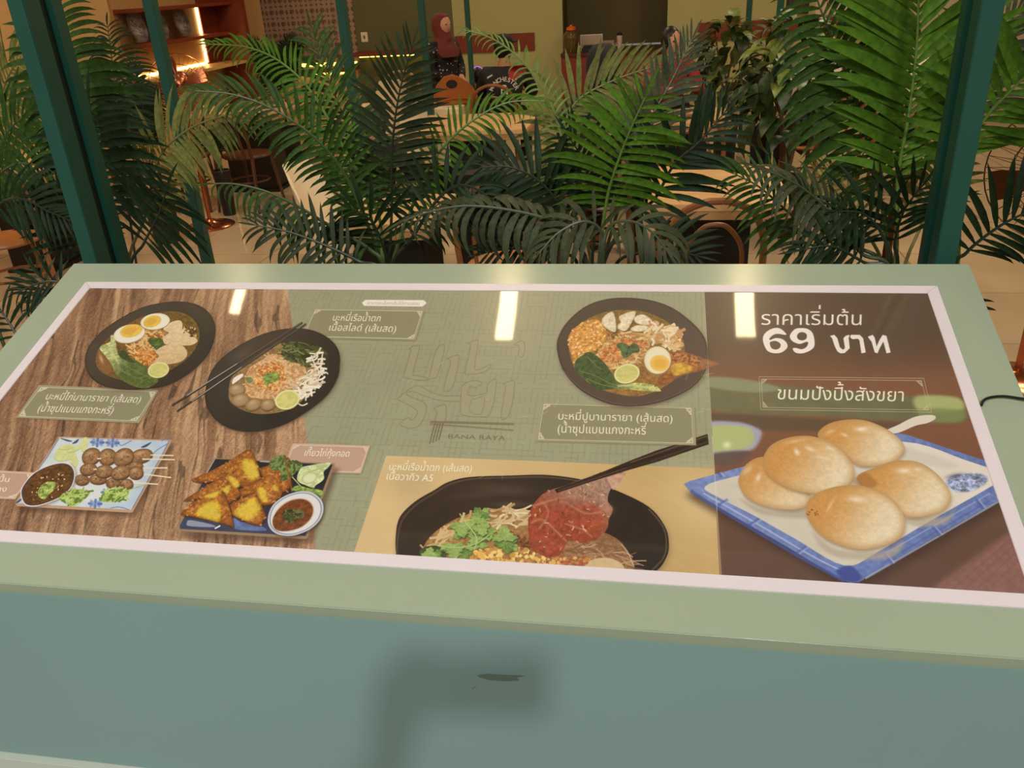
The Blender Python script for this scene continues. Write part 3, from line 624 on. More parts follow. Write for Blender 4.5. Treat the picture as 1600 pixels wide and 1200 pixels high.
        for _ in range(5): ell(x + r0.randn() * a * .35, y + r0.randn() * b * .35, 9, 5, r0.rand() * 180, (92, 56, 32), z, alpha=.7)
    for a, b in (((1340, 285), (1548, 290)), ((1265, 322), (1556, 326)), ((1270, 402), (1492, 400)), ((1280, 456), (1526, 487)), ((1190, 532), (1408, 546)), ((862, 318), (900, 316)), ((830, 414), (860, 412))): wline(a, b, 12, (234, 212, 166), z)
    bowl = [(178, 640), (198, 560), (290, 450), (420, 380), (550, 350), (635, 375), (668, 455), (640, 565), (560, 650), (430, 712), (310, 745), (215, 730)]
    poly([(x + 14, y + 12) for x, y in bowl], (120, 112, 104), z, soft=4, alpha=.7)
    poly(bowl, (228, 214, 206), z); poly([(x + (423 - x) * .04, y + (548 - y) * .05) for x, y in bowl], (70, 56, 66), z); poly([(x + (430 - x) * .10, y + (556 - y) * .09) for x, y in bowl], (94, 58, 26), z, n=.4, ns='mf')
    scatter([(260, 560), (420, 430), (600, 400), (620, 480), (520, 620), (380, 700), (250, 690)], z, 60, 3, 1.6, [(226, 190, 130), (150, 104, 50), (60, 34, 14)], None, 18)
    poly([(330, 620), (360, 560), (420, 525), (485, 530), (480, 590), (430, 640), (390, 680), (345, 660)], (152, 172, 78), z, n=.6, ns='mf')
    for P, s in (([(520, 670), (600, 610), (690, 590), (800, 612), (740, 690), (640, 742), (600, 720)], 19), ([(890, 690), (940, 600), (1060, 575), (1150, 610), (1090, 690), (960, 705)], 20)):
        poly(P, (128, 158, 62), z, n=.6, ns='mf'); scatter(P, z, 50, 10, 2.2, [(168, 192, 90), (92, 122, 40), (188, 208, 110)], -30, s)
    stroke([(1080, 620), (1200, 580), (1310, 545)], 10, (160, 186, 90), z); stroke([(735, 600), (745, 570)], 12, (140, 170, 80), z)
    # ---- dark plate with fried wontons and a dip
    z = (270, 680, .19375)
    poly([(60, 800), (330, 220), (1340, 260), (1120, 870), (80, 830)], (74, 52, 38), z, sm=False, soft=7, alpha=.6)
    poly([(325, 178), (1306, 222), (1300, 250), (1082, 828), (1060, 832), (50, 768), (38, 728), (88, 640)], (150, 118, 84), z, sm=False)
    poly([(335, 186), (1286, 232), (1068, 808), (56, 750), (52, 722), (96, 646)], (36, 34, 42), z, sm=False, n=.2, ns='c', c2=(54, 58, 84), g=[(700, 300), (500, 800)])
    stroke([(340, 182), (270, 300)], 8, (176, 168, 160), z, alpha=.8); wline((700, 205), (776, 210), 10, (170, 170, 176), z)
    poly([(110, 700), (140, 680), (300, 712), (330, 735), (130, 728)], (150, 156, 176), z, alpha=.85); poly([(488, 660), (540, 690), (640, 710), (725, 735), (735, 765), (488, 748)], (92, 112, 170), z, alpha=.9, n=.3)
    wline((335, 748), (380, 724), 12, (230, 226, 220), z)
    BR = (168, 98, 36)
    def wonton(P, ys):
        poly([(x + 4, y + 10) for x, y in P], (70, 36, 16), z, alpha=.7, soft=1); poly(P, BR, z, sm=False, n=.45, ns='mf', inner=10, innerc=(122, 62, 22)); 
        scatter(P, z, 46, 5, 2.2, [(216, 158, 76), (196, 120, 48), (140, 74, 26)], None, int(P[0][0]) + 21, alpha=.7)
        for Y in ys: poly(Y, (206, 162, 38), z, soft=3, n=.3, ns='mf'); poly([(x * .8 + .2 * np.mean([q[0] for q in Y]), y * .8 + .2 * np.mean([q[1] for q in Y])) for x, y in Y], (224, 190, 60), z, soft=3, alpha=.7)
    wonton([(145, 350), (270, 300), (450, 205), (590, 112), (635, 125), (690, 245), (705, 340), (640, 390), (560, 412), (480, 330), (260, 378)], [[(552, 208), (640, 196), (690, 290), (680, 340), (610, 352)]])
    wonton([(690, 260), (800, 230), (880, 180), (930, 170), (960, 260), (940, 420), (860, 470), (720, 330)], [])
    wonton([(520, 440), (640, 380), (800, 300), (880, 275), (870, 380), (880, 470), (800, 550), (720, 560), (640, 460), (540, 500)], [[(680, 420), (740, 430), (760, 530), (710, 520)], [(790, 400), (830, 400), (840, 450)]])
    wonton([(80, 520), (190, 450), (440, 300), (500, 380), (545, 480), (450, 545), (390, 440), (230, 505)], [[(440, 310), (510, 350), (540, 400), (500, 420), (460, 370)], [(390, 440), (450, 400), (440, 470)]])
    wonton([(455, 555), (560, 500), (650, 458), (700, 530), (745, 640), (705, 722), (600, 700), (480, 640)], [[(488, 622), (560, 550), (650, 492), (705, 590), (630, 680), (560, 670)]])
    wonton([(60, 632), (140, 545), (300, 470), (400, 438), (450, 560), (492, 735), (420, 712), (260, 672)], [[(178, 620), (230, 560), (340, 520), (385, 600), (370, 690), (260, 665), (200, 650)], [(240, 490), (330, 455), (380, 440), (330, 500)]])
    cg = [(785, 195), (840, 165), (905, 155), (930, 200), (1000, 200), (1045, 245), (985, 300), (930, 350), (870, 360), (870, 290), (790, 270)]
    poly(cg, (92, 112, 52), z, n=.6, ns='mf'); scatter(cg, z, 40, 7, 2.4, [(120, 142, 74), (64, 82, 36)], None, 31)
    stroke([(900, 170), (930, 300), (960, 450)], 14, (150, 74, 34), z, alpha=.8); stroke([(960, 330), (1060, 440)], 7, (206, 206, 130), z)
    poly([(1000, 330), (1030, 260), (1090, 240), (1260, 215), (1255, 250), (1215, 290), (1215, 350), (1150, 400), (1130, 420), (1060, 395), (1010, 370)], (198, 206, 146), z, n=.2, ns='mf')
    ell(1100, 340, 66, 44, -20, (216, 220, 168), z, inner=5, innerc=(160, 178, 96)); stroke([(1090, 290), (1170, 270), (1240, 235)], 8, (158, 178, 92), z)
    poly([(1000, 400), (1090, 420), (1200, 440), (1190, 490), (1130, 460), (960, 440)], (124, 150, 64), z, n=.5, ns='mf')
    sb = [(762, 670), (795, 570), (880, 495), (1000, 450), (1110, 452), (1190, 508), (1214, 590), (1180, 685), (1090, 762), (960, 806), (845, 795), (780, 745)]
    poly([(x + 10, y + 14) for x, y in sb], (44, 32, 28), z, soft=4, alpha=.6); poly(sb, (206, 208, 212), z, inner=5, innerc=(170, 172, 184))
    sc = lambda k: [(x + (985 - x) * k, y + (632 - y) * k) for x, y in sb]
    q = sc(.075); poly(q, (80, 92, 140), z); poly(sc(.1), (216, 214, 212), z)
    poly([(798, 690), (835, 600), (920, 528), (1020, 503), (1100, 525), (1137, 590), (1112, 672), (1030, 742), (920, 772), (830, 762)], (196, 160, 128), z); poly([(802, 690), (840, 606), (922, 536), (1020, 510), (1095, 532), (1128, 592), (1105, 668), (1028, 736), (920, 766), (832, 756)], (116, 60, 28), z, n=.35, ns='mf')
    cr = [(880, 640), (900, 600), (960, 590), (1040, 600), (1050, 650), (1000, 670), (960, 700), (910, 690)]
    poly(cr, (76, 78, 42), z, n=.7, ns='mf'); scatter(cr, z, 24, 5, 2, [(104, 110, 64), (56, 60, 30)], None, 33)
    # ---- plate with crab noodles
    z = (860, 455, .16875)
    plate_([(60, 530), (80, 400), (170, 262), (330, 132), (520, 67), (740, 55), (960, 85), (1150, 160), (1330, 300), (1430, 430), (1460, 580), (1440, 720), (1340, 860), (1180, 960), (980, 1030), (760, 1060), (560, 1040), (380, 970), (235, 870), (115, 720)], z, (72, 58, 48), (84, 66, 56), [(500, 200), (900, 1000)])
    stroke([(95, 700), (235, 850), (390, 955), (580, 1028), (770, 1046), (980, 1012), (1170, 945), (1330, 850), (1425, 720), (1446, 580)], 7, (104, 88, 78), z, alpha=.8)
    poly([(170, 490), (215, 340), (400, 222), (600, 170), (850, 180), (1050, 258), (1180, 360), (1240, 480), (1235, 640), (1170, 790), (1015, 900), (820, 965), (600, 942), (400, 872), (250, 745), (190, 620)], (128, 96, 38), z, n=.3, ns='mf', c2=(150, 104, 48), g=[(600, 300), (700, 900)])
    nd = [(430, 575), (520, 455), (560, 380), (700, 365), (870, 385), (930, 450), (870, 600), (760, 660), (560, 720), (470, 640)]
    poly(nd, (200, 150, 86), z, n=.35, ns='mf'); scatter(nd, z, 170, 13, 2.0, [(228, 190, 130), (170, 116, 60), (210, 160, 92)], 10, 41)
    scatter([(470, 560), (560, 500), (700, 440), (880, 460), (840, 520), (640, 520), (640, 640), (500, 650)], z, 170, 5, 2.6, [(206, 120, 56), (226, 150, 80), (176, 90, 40)], None, 42)
    scatter([(520, 370), (640, 370), (600, 430), (540, 440)], z, 40, 5, 2.2, [(180, 120, 60), (120, 76, 30)], None, 43)
    sh = [(163, 440), (180, 385), (240, 320), (370, 256), (450, 262), (500, 315), (526, 400), (500, 470), (400, 548), (300, 595), (222, 660), (205, 600), (175, 540)]
    poly(sh, (214, 146, 62), z, n=.25, ns='mf', inner=5, innerc=(176, 104, 36)); scatter(sh, z, 130, 4, 2.4, [(242, 200, 130), (236, 180, 100), (196, 116, 44)], None, 44)
    for P in ([(478, 250), (570, 182), (606, 270), (600, 372), (500, 325)], [(632, 232), (700, 195), (790, 180), (762, 268), (700, 360), (630, 345), (622, 305), (650, 280)], [(776, 235), (860, 208), (940, 262), (925, 308), (800, 292)], [(745, 338), (800, 308), (890, 310), (900, 345), (840, 368), (760, 364)]):
        poly([(x + 6, y + 10) for x, y in P], (92, 66, 26), z, alpha=.8); poly(P, (230, 212, 176), z, n=.16, ns='mf', inner=4, innerc=(196, 164, 116))
    cm = [(900, 425), (920, 300), (990, 262), (1010, 320), (1110, 308), (1150, 330), (1220, 390), (1180, 430), (1240, 490), (1150, 540), (1050, 480), (930, 480)]
    poly(cm, (190, 150, 92), z, n=.4, ns='mf'); scatter(cm, z, 60, 15, 4.2, [(232, 206, 156), (222, 178, 120), (236, 216, 178), (200, 140, 84)], -55, 45)
    bk = [(228, 650), (290, 590), (360, 555), (440, 600), (520, 680), (590, 780), (680, 845), (820, 842), (960, 862), (1020, 908), (1010, 922), (850, 915), (640, 900), (430, 905), (350, 830), (240, 750)]
    poly(bk, (62, 82, 42), z, c2=(180, 184, 100), g=[(560, 760), (820, 880)], n=.35, ns='mf')
    for P in ([(340, 600), (420, 680), (470, 720)], [(260, 730), (400, 770), (560, 850), (700, 880)], [(330, 800), (480, 860), (640, 885)]): stroke(P, 9, (112, 128, 66), z, alpha=.8)
    stroke([(620, 870), (800, 870), (1000, 912)], 18, (204, 206, 128), z, alpha=.7, soft=1)
    wn = [(1105, 560), (1220, 545), (1400, 605), (1576, 662), (1400, 728), (1225, 772), (1080, 850), (960, 880), (1000, 800), (1100, 700)]
    poly(wn, (158, 92, 46), z, sm=False, n=.4, ns='mf', inner=6, innerc=(128, 76, 50)); poly([(1110, 690), (1200, 655), (1330, 705), (1240, 755), (1150, 770)], (208, 158, 52), z, soft=3, n=.3); scatter([(1120, 570), (1400, 620), (1300, 660), (1120, 640)], z, 50, 5, 2, [(196, 130, 70), (120, 66, 34)], None, 46)
    poly([(1380, 612), (1570, 662), (1400, 720)], (150, 104, 76), z, sm=False, soft=2, alpha=.6)
    poly([(610, 495), (650, 468), (700, 480), (735, 500), (770, 470), (815, 500), (822, 555), (760, 570), (700, 612), (660, 585), (650, 545)], (76, 98, 56), z, n=.4, ns='mf'); wline((730, 500), (700, 590), 6, (40, 60, 34), z)
    ell(990, 642, 130, 134, 0, (150, 110, 60), z); ell(992, 632, 124, 128, 0, (236, 224, 186), z, inner=5, innerc=(216, 190, 140)); ell(1012, 660, 90, 76, 0, (240, 190, 80), z, soft=1); ell(1016, 664, 60, 46, 0, (228, 160, 50), z, soft=5, alpha=.7)
    lime(708, 757, 120, 90, -14, z)
    # seams between the printed sheets and hairline scratches
    wline((1100, 456), (1113, 680), 1.2, (190, 180, 150), alpha=.35); wline((1113, 680), (1127, 900), 1.4, (226, 216, 190), alpha=.5)
    rs = np.random.RandomState(12)
    for _ in range(34):
        x = 560 + rs.rand() * 560; y = 560 + rs.rand() * 190; a = math.radians(-35 + rs.randn() * 30); l = 4 + rs.rand() * 16
        wline((x, y), (x + math.cos(a) * l, y + math.sin(a) * l), .7, (214, 204, 170), alpha=.45)
    gr = img.mean(-1, keepdims=True); img[:] = np.clip(gr + (img - gr) * .90, 0, 1) ** .93 * 1.03
    return np.clip(img, 0, 1)

# ------------------------------------------------------------------ the room
WY = 10.33; WX = -5.15
m_floor = M('cream_floor_tile', (196, 172, 138), .16, var=.06, scale=1.3, col2=(180, 154, 120), objrand=.05)
m_grout = M('floor_grout', (120, 100, 78), .7)
m_mall = M('mall_floor', (176, 172, 160), .25, var=.05, scale=2)
fl = struct('floor', MB().box((-8.0, .72, -.06), (8.0, 12.0, -.012)), m_grout)
mb = MB().box((-.5, -.5, -.012), (.5, .5, 0)); tmesh = None
for i in range(-8, 9):
    for j in range(1, 17):
        x = .1 + i * .72; y = .6 + j * .72
        if x < WX or y > WY or x > 5.9: continue
        if tmesh is None:
            q = MB().box((-.357, -.357, -.014), (.357, .357, 0), .003).build('tile', m_floor, fl); q.location = (x, y, 0); tmesh = q.data
        else: piece(tmesh, 'tile', fl, Matrix.Translation((x, y, 0)))
struct('floor_corridor', MB().box((-8, -9, -.06), (8, .72, -.001)), m_mall)
m_pale = M('pale_green_wall_paint', (172, 166, 112), .75, var=.04, scale=2)
m_olive = M('olive_wall_paint', (92, 92, 54), .7, var=.05, scale=2)
m_dolive = M('dark_olive_wall_paint', (84, 74, 42), .7, var=.05, scale=2)
m_beige = M('beige_wall_paint', (206, 164, 108), .75, var=.04, scale=2)
m_red = M('red_brown_lacquer', (122, 46, 22), .45, var=.12, scale=5)
m_ceil = M('ceiling_paint', (190, 172, 140), .8)
H = 3.4
struct('wall_left', MB().box((WX - .12, 1.5, 0), (WX, WY + .1, H)), m_beige)
struct('wall_back', MB().box((-2.28, WY, 0), (-.88, WY + .1, H)).box((.41, WY, 0), (2.9, WY + .1, H)).box((-.88, WY, 0), (.41, WY + .1, .795)), m_pale)
struct('wall_niche', MB().box((-.88, WY + .55, .86), (.41, WY + .6, H)).box((-.93, WY + .1, .86), (-.88, WY + .6, H)).box((.41, WY + .1, .86), (.46, WY + .6, H)), m_dolive)
struct('wall_alcove', MB().box((-3.59, WY, 0), (-2.28, WY + .1, H)), m_olive)
struct('wall_corner', MB().box((WX, WY, 0), (-4.85, WY + .1, H)), m_beige)
struct('wall_right', MB().box((5.9, .8, 0), (6.0, WY + .1, H)).box((2.9, WY, 0), (5.9, WY + .1, H)), M('cream_wall_paint', (214, 196, 164), .7, var=.03))
struct('ceiling', MB().box((-8, .75, H), (8, WY + .8, H + .1)), m_ceil)
# patterned wall tiles between corner and alcove
def m_pattern():
    m = M('patterned_wall_tile', (150, 122, 100), .4, var=.1, scale=3)
    nt = m.node_tree; N = nt.nodes; L = nt.links; b = N['Principled BSDF']
    tc = N['Texture Coordinate'] if 'Texture Coordinate' in N else N.new('ShaderNodeTexCoord')
    vo = N.new('ShaderNodeTexVoronoi'); vo.inputs['Scale'].default_value = 18; vo.inputs['Randomness'].default_value = .1; L.new(tc.outputs['Object'], vo.inputs[0])
    rp = N.new('ShaderNodeValToRGB'); rp.color_ramp.elements[0].position = .22; rp.color_ramp.elements[1].position = .3
    rp.color_ramp.elements[0].color = (*lin((88, 70, 62)), 1); rp.color_ramp.elements[1].color = (*lin((156, 128, 106)), 1)
    L.new(vo.outputs['Distance'], rp.inputs[0]); L.new(rp.outputs[0], b.inputs['Base Color']); return m
wt = struct('wall_tiled', MB().box((-4.85, WY + .004, 0), (-3.59, WY + .1, H)), M('wall_grout', (120, 100, 84), .8))
pm = None
for i in range(9):
    for j in range(9):
        x = -4.85 + .07 + i * .14; z = .62 + .07 + j * .14
        if pm is None:
            q = MB().box((-.068, -.006, -.068), (.068, .004, .068), .002).build('tile', m_pattern(), wt); q.location = (x, WY, z); pm = q.data
        else: piece(pm, 'tile', wt, Matrix.Translation((x, WY, z)))
# red-brown dado boards
struct('trim_1', MB().box((-2.27, WY - .02, .87), (-1.24, WY - .001, 1.08), .003), m_red)
struct('trim_2', MB().box((.78, WY - .02, .89), (2.88, WY - .001, 1.10), .003), m_red)
# ledge with hidden lights under the alcove and the tiled wall
led = M('warm_led_glow', (255, 205, 120), emit=12); ledy = M('yellow_led_glow', (226, 206, 96), emit=3.2)
t = thing('wall_ledge', 'dark red-brown wall ledge with yellow light under it below the olive alcove', 'ledge', (-2.93, WY, .9))
MB().box((-.65, -.22, 0), (.65, -.001, .05), .004).build('board', m_red, t); MB().box((-.62, -.10, -.022), (.62, -.06, -.002)).build('light_strip', ledy, t)
t = thing('side_counter', 'narrow red-brown counter with glowing strip along the patterned tile wall', 'counter', (-4.22, WY, .0))
MB().box((-.62, -.4, .74), (.62, -.009, .79), .004).build('worktop', m_red, t); MB().box((-.6, -.36, 0), (.6, -.009, .74)).build('body', m_beige, t)
MB().box((-.6, -.02, .79), (.6, -.009, .83)).build('light_strip', ledy, t); MB().box((-.6, -.385, .715), (.6, -.365, .735)).build('lower_light_strip', ledy, t)
t = thing('wall_socket', 'small white wall socket on the olive wall beside the tiles', 'socket', (-3.48, WY, 1.12))
MB().box((-.045, -.008, -.06), (.045, -.001, .06), .003).build('plate', M('socket_white', (226, 214, 180), .4), t); MB().box((-.012, -.012, -.02), (.012, -.008, .02), .001).build('switch', M('socket_grey', (120, 104, 80), .4), t)
# shelf unit on the left wall, three decorated plates on it
t = thing('wall_shelf', 'red-brown wall shelf unit with glowing light strips on the left wall', 'shelf', (WX, 8.9, 0))
ww = M('shelf_back_panel', (176, 134, 84), .5, var=.08, scale=3)
MB().box((.001, -1.42, .96), (.03, .65, 1.95)).build('back_panel', ww, t)
MB().box((.03, .65, 0), (.42, .74, 2.4), .004).build('side_panel', m_red, t); MB().box((.03, .26, .98), (.06, .65, 1.95), .002).build('inner_panel', m_red, t)
for z in (1.27, 1.60): MB().box((.03, -1.42, z), (.30, .65, z + .035), .003).build('shelf_board', m_red, t)
MB().box((.03, -1.42, .93), (.36, .65, .965), .003).build('shelf_board', M('shelf_cream', (206, 160, 96), .4), t)
MB().box((.03, .225, .985), (.05, .25, 1.60)).build('light_strip', led, t); MB().box((.03, -1.4, .967), (.05, .22, .99)).build('light_strip', led, t)
mpl = M('plate_pattern', (176, 160, 150), .25, scale=45, col2=(60, 54, 66)); mplr = M('plate_rim', (128, 112, 104), .3, scale=26, col2=(70, 60, 64))
for k, (y, lb) in enumerate(((-1.24, 'decorated plate on the wall shelf, nearest the left end'), (-.83, 'decorated plate on the wall shelf, half hidden by the thin green post'), (-.35, 'decorated plate on the wall shelf, nearest the vertical light strip'))):
    p = thing('display_plate', lb, 'plate', (WX + .13, 8.9 + y, 1.462), 0, 'decorated plates on the wall shelf')
    p.rotation_euler = (0, PI / 2 - .22, 0)
    MB().lathe([(.02, 0), (.09, .002), (.155, .02), (.158, .024), (.09, .007), (.001, .006)], n=28).build('dish', mplr, p, True)
    MB().lathe([(.001, .007), (.10, .0085), (.10, .0095), (.001, .01)], n=24).build('painted_centre', mpl, p, True)
# recessed niche: counter, dispenser, notice, papers, tumbler
t = thing('niche_counter', 'red-brown counter filling the dark olive wall niche', 'counter', (-.235, WY, 0))
MB().box((-.64, -.30, 0), (.64, -.004, .80), .004).build('body', m_red, t); MB().box((-.645, -.32, .80), (.645, .54, .84), .005).build('worktop', M('dark_red_wood', (78, 34, 22), .4, var=.1), t)
NZ = .841
def npos(px, py, d=.15):
    q = aty(px, py, WY - d); return (q.x, q.y, NZ)
t = thing('drink_dispenser', 'clear round drink dispenser with orange lid on the niche counter', 'dispenser', npos(893, 75))
MB().lathe([(.02, .0), (.085, .0), (.095, .03), (.09, .1), (.10, .13), (.10, .2), (.07, .24), (.045, .25)], n=20).build('jar', M('amber_drink', (120, 98, 52), .12, trans=.55), t, True)
MB().lathe([(.05, .25), (.06, .255), (.058, .285), (.02, .30), (.012, .315)], n=18).build('lid', M('orange_plastic', (206, 96, 20), .4), t, True)
MB().tube([(0, -.09, .03), (0, -.125, .03), (0, -.125, -.0 + .005)], .008, 6).build('tap', M('brass', (190, 130, 50), .3, 1), t)
t = thing('framed_notice', 'pale framed notice with yellow lower band standing on the niche counter', 'notice', npos(924, 72, .05)); t.rotation_euler = (-.12, 0, 0)
MB().box((-.14, 0, .0), (.14, .012, .19), .002).build('frame', M('notice_frame', (196, 188, 168), .5), t); MB().box((-.128, -.002, .012), (.128, -.0, .178)).build('paper', M('notice_paper', (170, 150, 132), .7), t); MB().box((-.12, -.004, .02), (.12, -.002, .075)).build('yellow_band', M('notice_yellow', (150, 128, 48), .6), t)
t = thing('paper_stack', 'stack of white papers and boxes on the niche counter', 'papers', npos(950, 78))
for k in range(4): MB().box((-.075 + .004 * (k % 2), -.06, .001 + k * .03), (.075 + .004 * (k % 2), .06, .027 + k * .03), .002).build('bundle', M('paper_white' + str(k % 2), ((186, 166, 148), (150, 128, 110))[k % 2], .7), t)
t = thing('dark_tray', 'flat black tray of cutlery boxes on the niche counter', 'tray', npos(925, 80, .2))
MB().box((-.12, -.09, 0), (.12, .09, .05), .006).box((-.10, -.07, .05), (.10, .07, .075), .005).build('tray', M('black_plastic', (26, 20, 16), .4), t)
t = thing('tumbler', 'tall white tumbler with black lid on the niche counter', 'tumbler', npos(968, 76))
MB().lathe([(.028, 0), (.036, .17)], n=16).build('cup', M('tumbler_white', (196, 176, 160), .4), t, True); MB().lathe([(.037, .17), (.036, .19), (.02, .2)], n=16).build('lid', M('black_plastic', (26, 20, 16), .4), t, True)
# things on the right stretch of wall
t = thing('wall_picture', 'dark picture with pale mount high on the right wall', 'picture', (1.93, WY, 1.27))
MB().box((-.13, -.03, -.12), (.13, -.001, .12), .003).build('frame', M('dark_frame', (40, 26, 20), .4), t); MB().box((-.1, -.033, -.09), (.1, -.03, .09)).build('picture', M('picture_dark', (66, 50, 44), .4, var=.5, scale=20), t)
t = thing('menu_poster', 'pinkish white poster with thin red frame lines on the right wall', 'poster', (2.38, WY, 1.25))
MB().box((-.24, -.012, -.13), (.24, -.001, .2), .002).build('sheet', M('poster_pink', (222, 190, 170), .5), t); mm = MB()
for a in (-.12, .06, .2): mm.box((a, -.015, -.11), (a + .008, -.012, .18))
mm.box((-.2, -.015, .08), (.2, -.012, .088)); mm.build('red_lines', M('poster_red', (166, 44, 30), .5), t)
for k, (x, z, w, h, c) in enumerate(((2.95, 1.18, .05, .09, (40, 30, 60)), (3.05, 1.14, .03, .06, (230, 220, 200)), (2.84, 1.12, .03, .05, (226, 196, 170)))):
    t = thing('jar', ('small dark purple jar on the far right wall shelf', 'small white cup on the far right wall shelf', 'small cream cup on the far right wall shelf, left end')[k], 'jar', (x, WY - .1, 1.125)); 
    MB().lathe([(w * .6, 0), (w * .8, h * .7), (w * .5, h)], n=14).build('jar_body', M('jar%d' % k, c, .4), t, True)
t = thing('small_wall_shelf', 'thin red shelf carrying small jars on the far right wall', 'shelf', (2.95, WY, 1.12))
MB().box((-.2, -.18, -.02), (.2, -.001, .003), .002).build('shelf_board', m_red, t); MB().box((-.2, -.16, -.2), (-.19, -.001, -.02)).build('bracket', m_red, t); MB().box((.19, -.16, -.2), (.2, -.001, -.02)).build('bracket', m_red, t)

# ------------------------------------------------------------------ green posts
m_post = M('teal_green_post_paint', (27, 74, 60), .38, var=.08, scale=4)
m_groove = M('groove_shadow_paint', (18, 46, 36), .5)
def post(label, x0, x1, y0, y1, groove=0):
    t = thing('green_post', label, 'post', ((x0 + x1) / 2, (y0 + y1) / 2, 0), 0, 'green posts of the pergola')
    a, b, c, d = x0 - (x0 + x1) / 2, x1 - (x0 + x1) / 2, y0 - (y0 + y1) / 2, y1 - (y0 + y1) / 2
    if groove:
        g0, g1 = c + (d - c) * .42, c + (d - c) * .70; e = .012
        gx = (a, b - e) if groove > 0 else (a + e, b)
        MB().box((a, c, 0), (b, g0, 3.39), .0015).build('front_upright', m_post, t); MB().box((a, g1, 0), (b, d, 3.39), .0015).build('rear_upright', m_post, t)
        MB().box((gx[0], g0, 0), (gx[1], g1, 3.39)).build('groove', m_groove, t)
    else: MB().box((a, c, 0), (b, d, 3.39), .002).build('upright', m_post, t)
    return t
post('thick green post rising behind the left end of the menu board', -.9256, -.889, .72, .838, 1)
post('thick green post rising behind the right end of the menu board', .872, .9085, .72, .825, -1)
def thin(px, py, Y, w, label):
    p = aty(px, py, Y); post(label, p.x - w / 2, p.x + w / 2, Y, Y + w)
thin(229, 0, 2.6, .046, 'thin dark green post in front of the wall shelf, its foot by the copper fan')
thin(530, 0, 3.9, .05, 'thin dark green post in front of the patterned wall tiles')
thin(656, 0, 6.1, .05, 'thin dark green post just beside the woman in the maroon headscarf')
thin(728, 0, 7.0, .042, 'thin dark green post between the woman and the man in the black jersey')
thin(1172, 0, 8.68, .055, 'thin dark green post farthest right before the wall, foot on bare floor')
thin(1221, 0, 6.6, .05, 'thin dark green post behind the leafy potted trees')

# ------------------------------------------------------------------ lamps over the planting, mirrored in the board
m_tube = M('lamp_diffuser', (255, 224, 170), emit=34); m_case = M('lamp_case', (40, 40, 38), .5)
for x, l, w, y0, lb in ((-1.64, .30, .045, 1.66, 'ceiling lamp above the left palms'), (-.31, .42, .075, 1.54, 'ceiling lamp above the middle palms'), (.735, .40, .08, 1.57, 'ceiling lamp above the right palms')):
    t = thing('ceiling_lamp', lb, 'lamp', (x, y0, 3.0), 0, 'ceiling lamps over the planting')
    MB().box((-w / 2 - .008, -.008, .008), (w / 2 + .008, l + .008, .06), .003).build('housing', m_case, t); MB().box((-w / 2, 0, 0), (w / 2, l, .008)).build('diffuser', m_tube, t)
    MB().tube([(0, l / 2, .06), (0, l / 2, .4)], .006, 6).build('rod', m_case, t)

# ------------------------------------------------------------------ menu display stand
ct, st = math.cos(TILT), math.sin(TILT)
stand = thing('menu_display_stand', 'wide sage and teal stand holding the slanted printed food menu', 'menu stand', (0, 0, 0))
TM = Matrix(((1, 0, 0, 0), (0, ct, -st, 0), (0, st, ct, Z0), (0, 0, 0, 1)))      # slope frame: x, s, n
m_sage = M('sage_laminate', (164, 176, 150), .20, var=.03, scale=3)
m_teal = M('teal_laminate', (124, 152, 148), .45, var=.03, scale=2)
m_plinth = M('pale_plinth', (190, 196, 182), .5, var=.03)
m_wf = M('white_frame', (232, 220, 222), .35, var=.01)
hw = SW / 2 + BW; s0, s1 = -BW, SL + BW
fr = .0032
def slope_box(name, x0, x1, a, b, n0, n1, mat, bev=.001):
    m = MB().box((x0, a, n0), (x1, b, n1), bev); m.v = [tuple(TM @ Vector(v)) for v in m.v]; return m.build(name, mat, stand)
# the top: four sage borders (mitred look is one continuous laminate)
slope_box('top_panel', -hw, hw, s0, s1, -.032 - fr, -fr, m_sage, .0015)
yb = s0 * ct; zb = Z0 + s0 * st
zt = zb - .034
m = MB(); yF = yb + .006
m.box((-hw + .012, yF, zt - APR + .02), (hw - .012, yF + .018, zt + .006), .001); m.build('front_panel', m_teal, stand)
zbk = zt - APR + .02
MB().box((-hw + .0, yF - .012, 0), (hw, yF + .03, zbk), .0015).build('plinth', m_plinth, stand)
yB = s1 * ct - .02; zB = Z0 + (s1 - .03) * st - .05
for sx in (-1, 1):
    xa = sx * (hw - .03); xb = sx * (hw - .012)
    m = MB(); P = [(yF + .018, 0.0), (yB, 0.0), (yB, zB), (yF + .018, zt - .002)]
    lo, hi = min(xa, xb), max(xa, xb)
    m.add([(lo, y, z) for y, z in P] + [(hi, y, z) for y, z in P], [(0, 1, 2, 3), (7, 6, 5, 4), (0, 4, 5, 1), (1, 5, 6, 2), (2, 6, 7, 3), (3, 7, 4, 0)]); m.build('side_panel', m_teal, stand)
MB().box((-hw + .03, yB - .018, 0), (hw - .03, yB, zB)).build('back_panel', m_teal, stand)
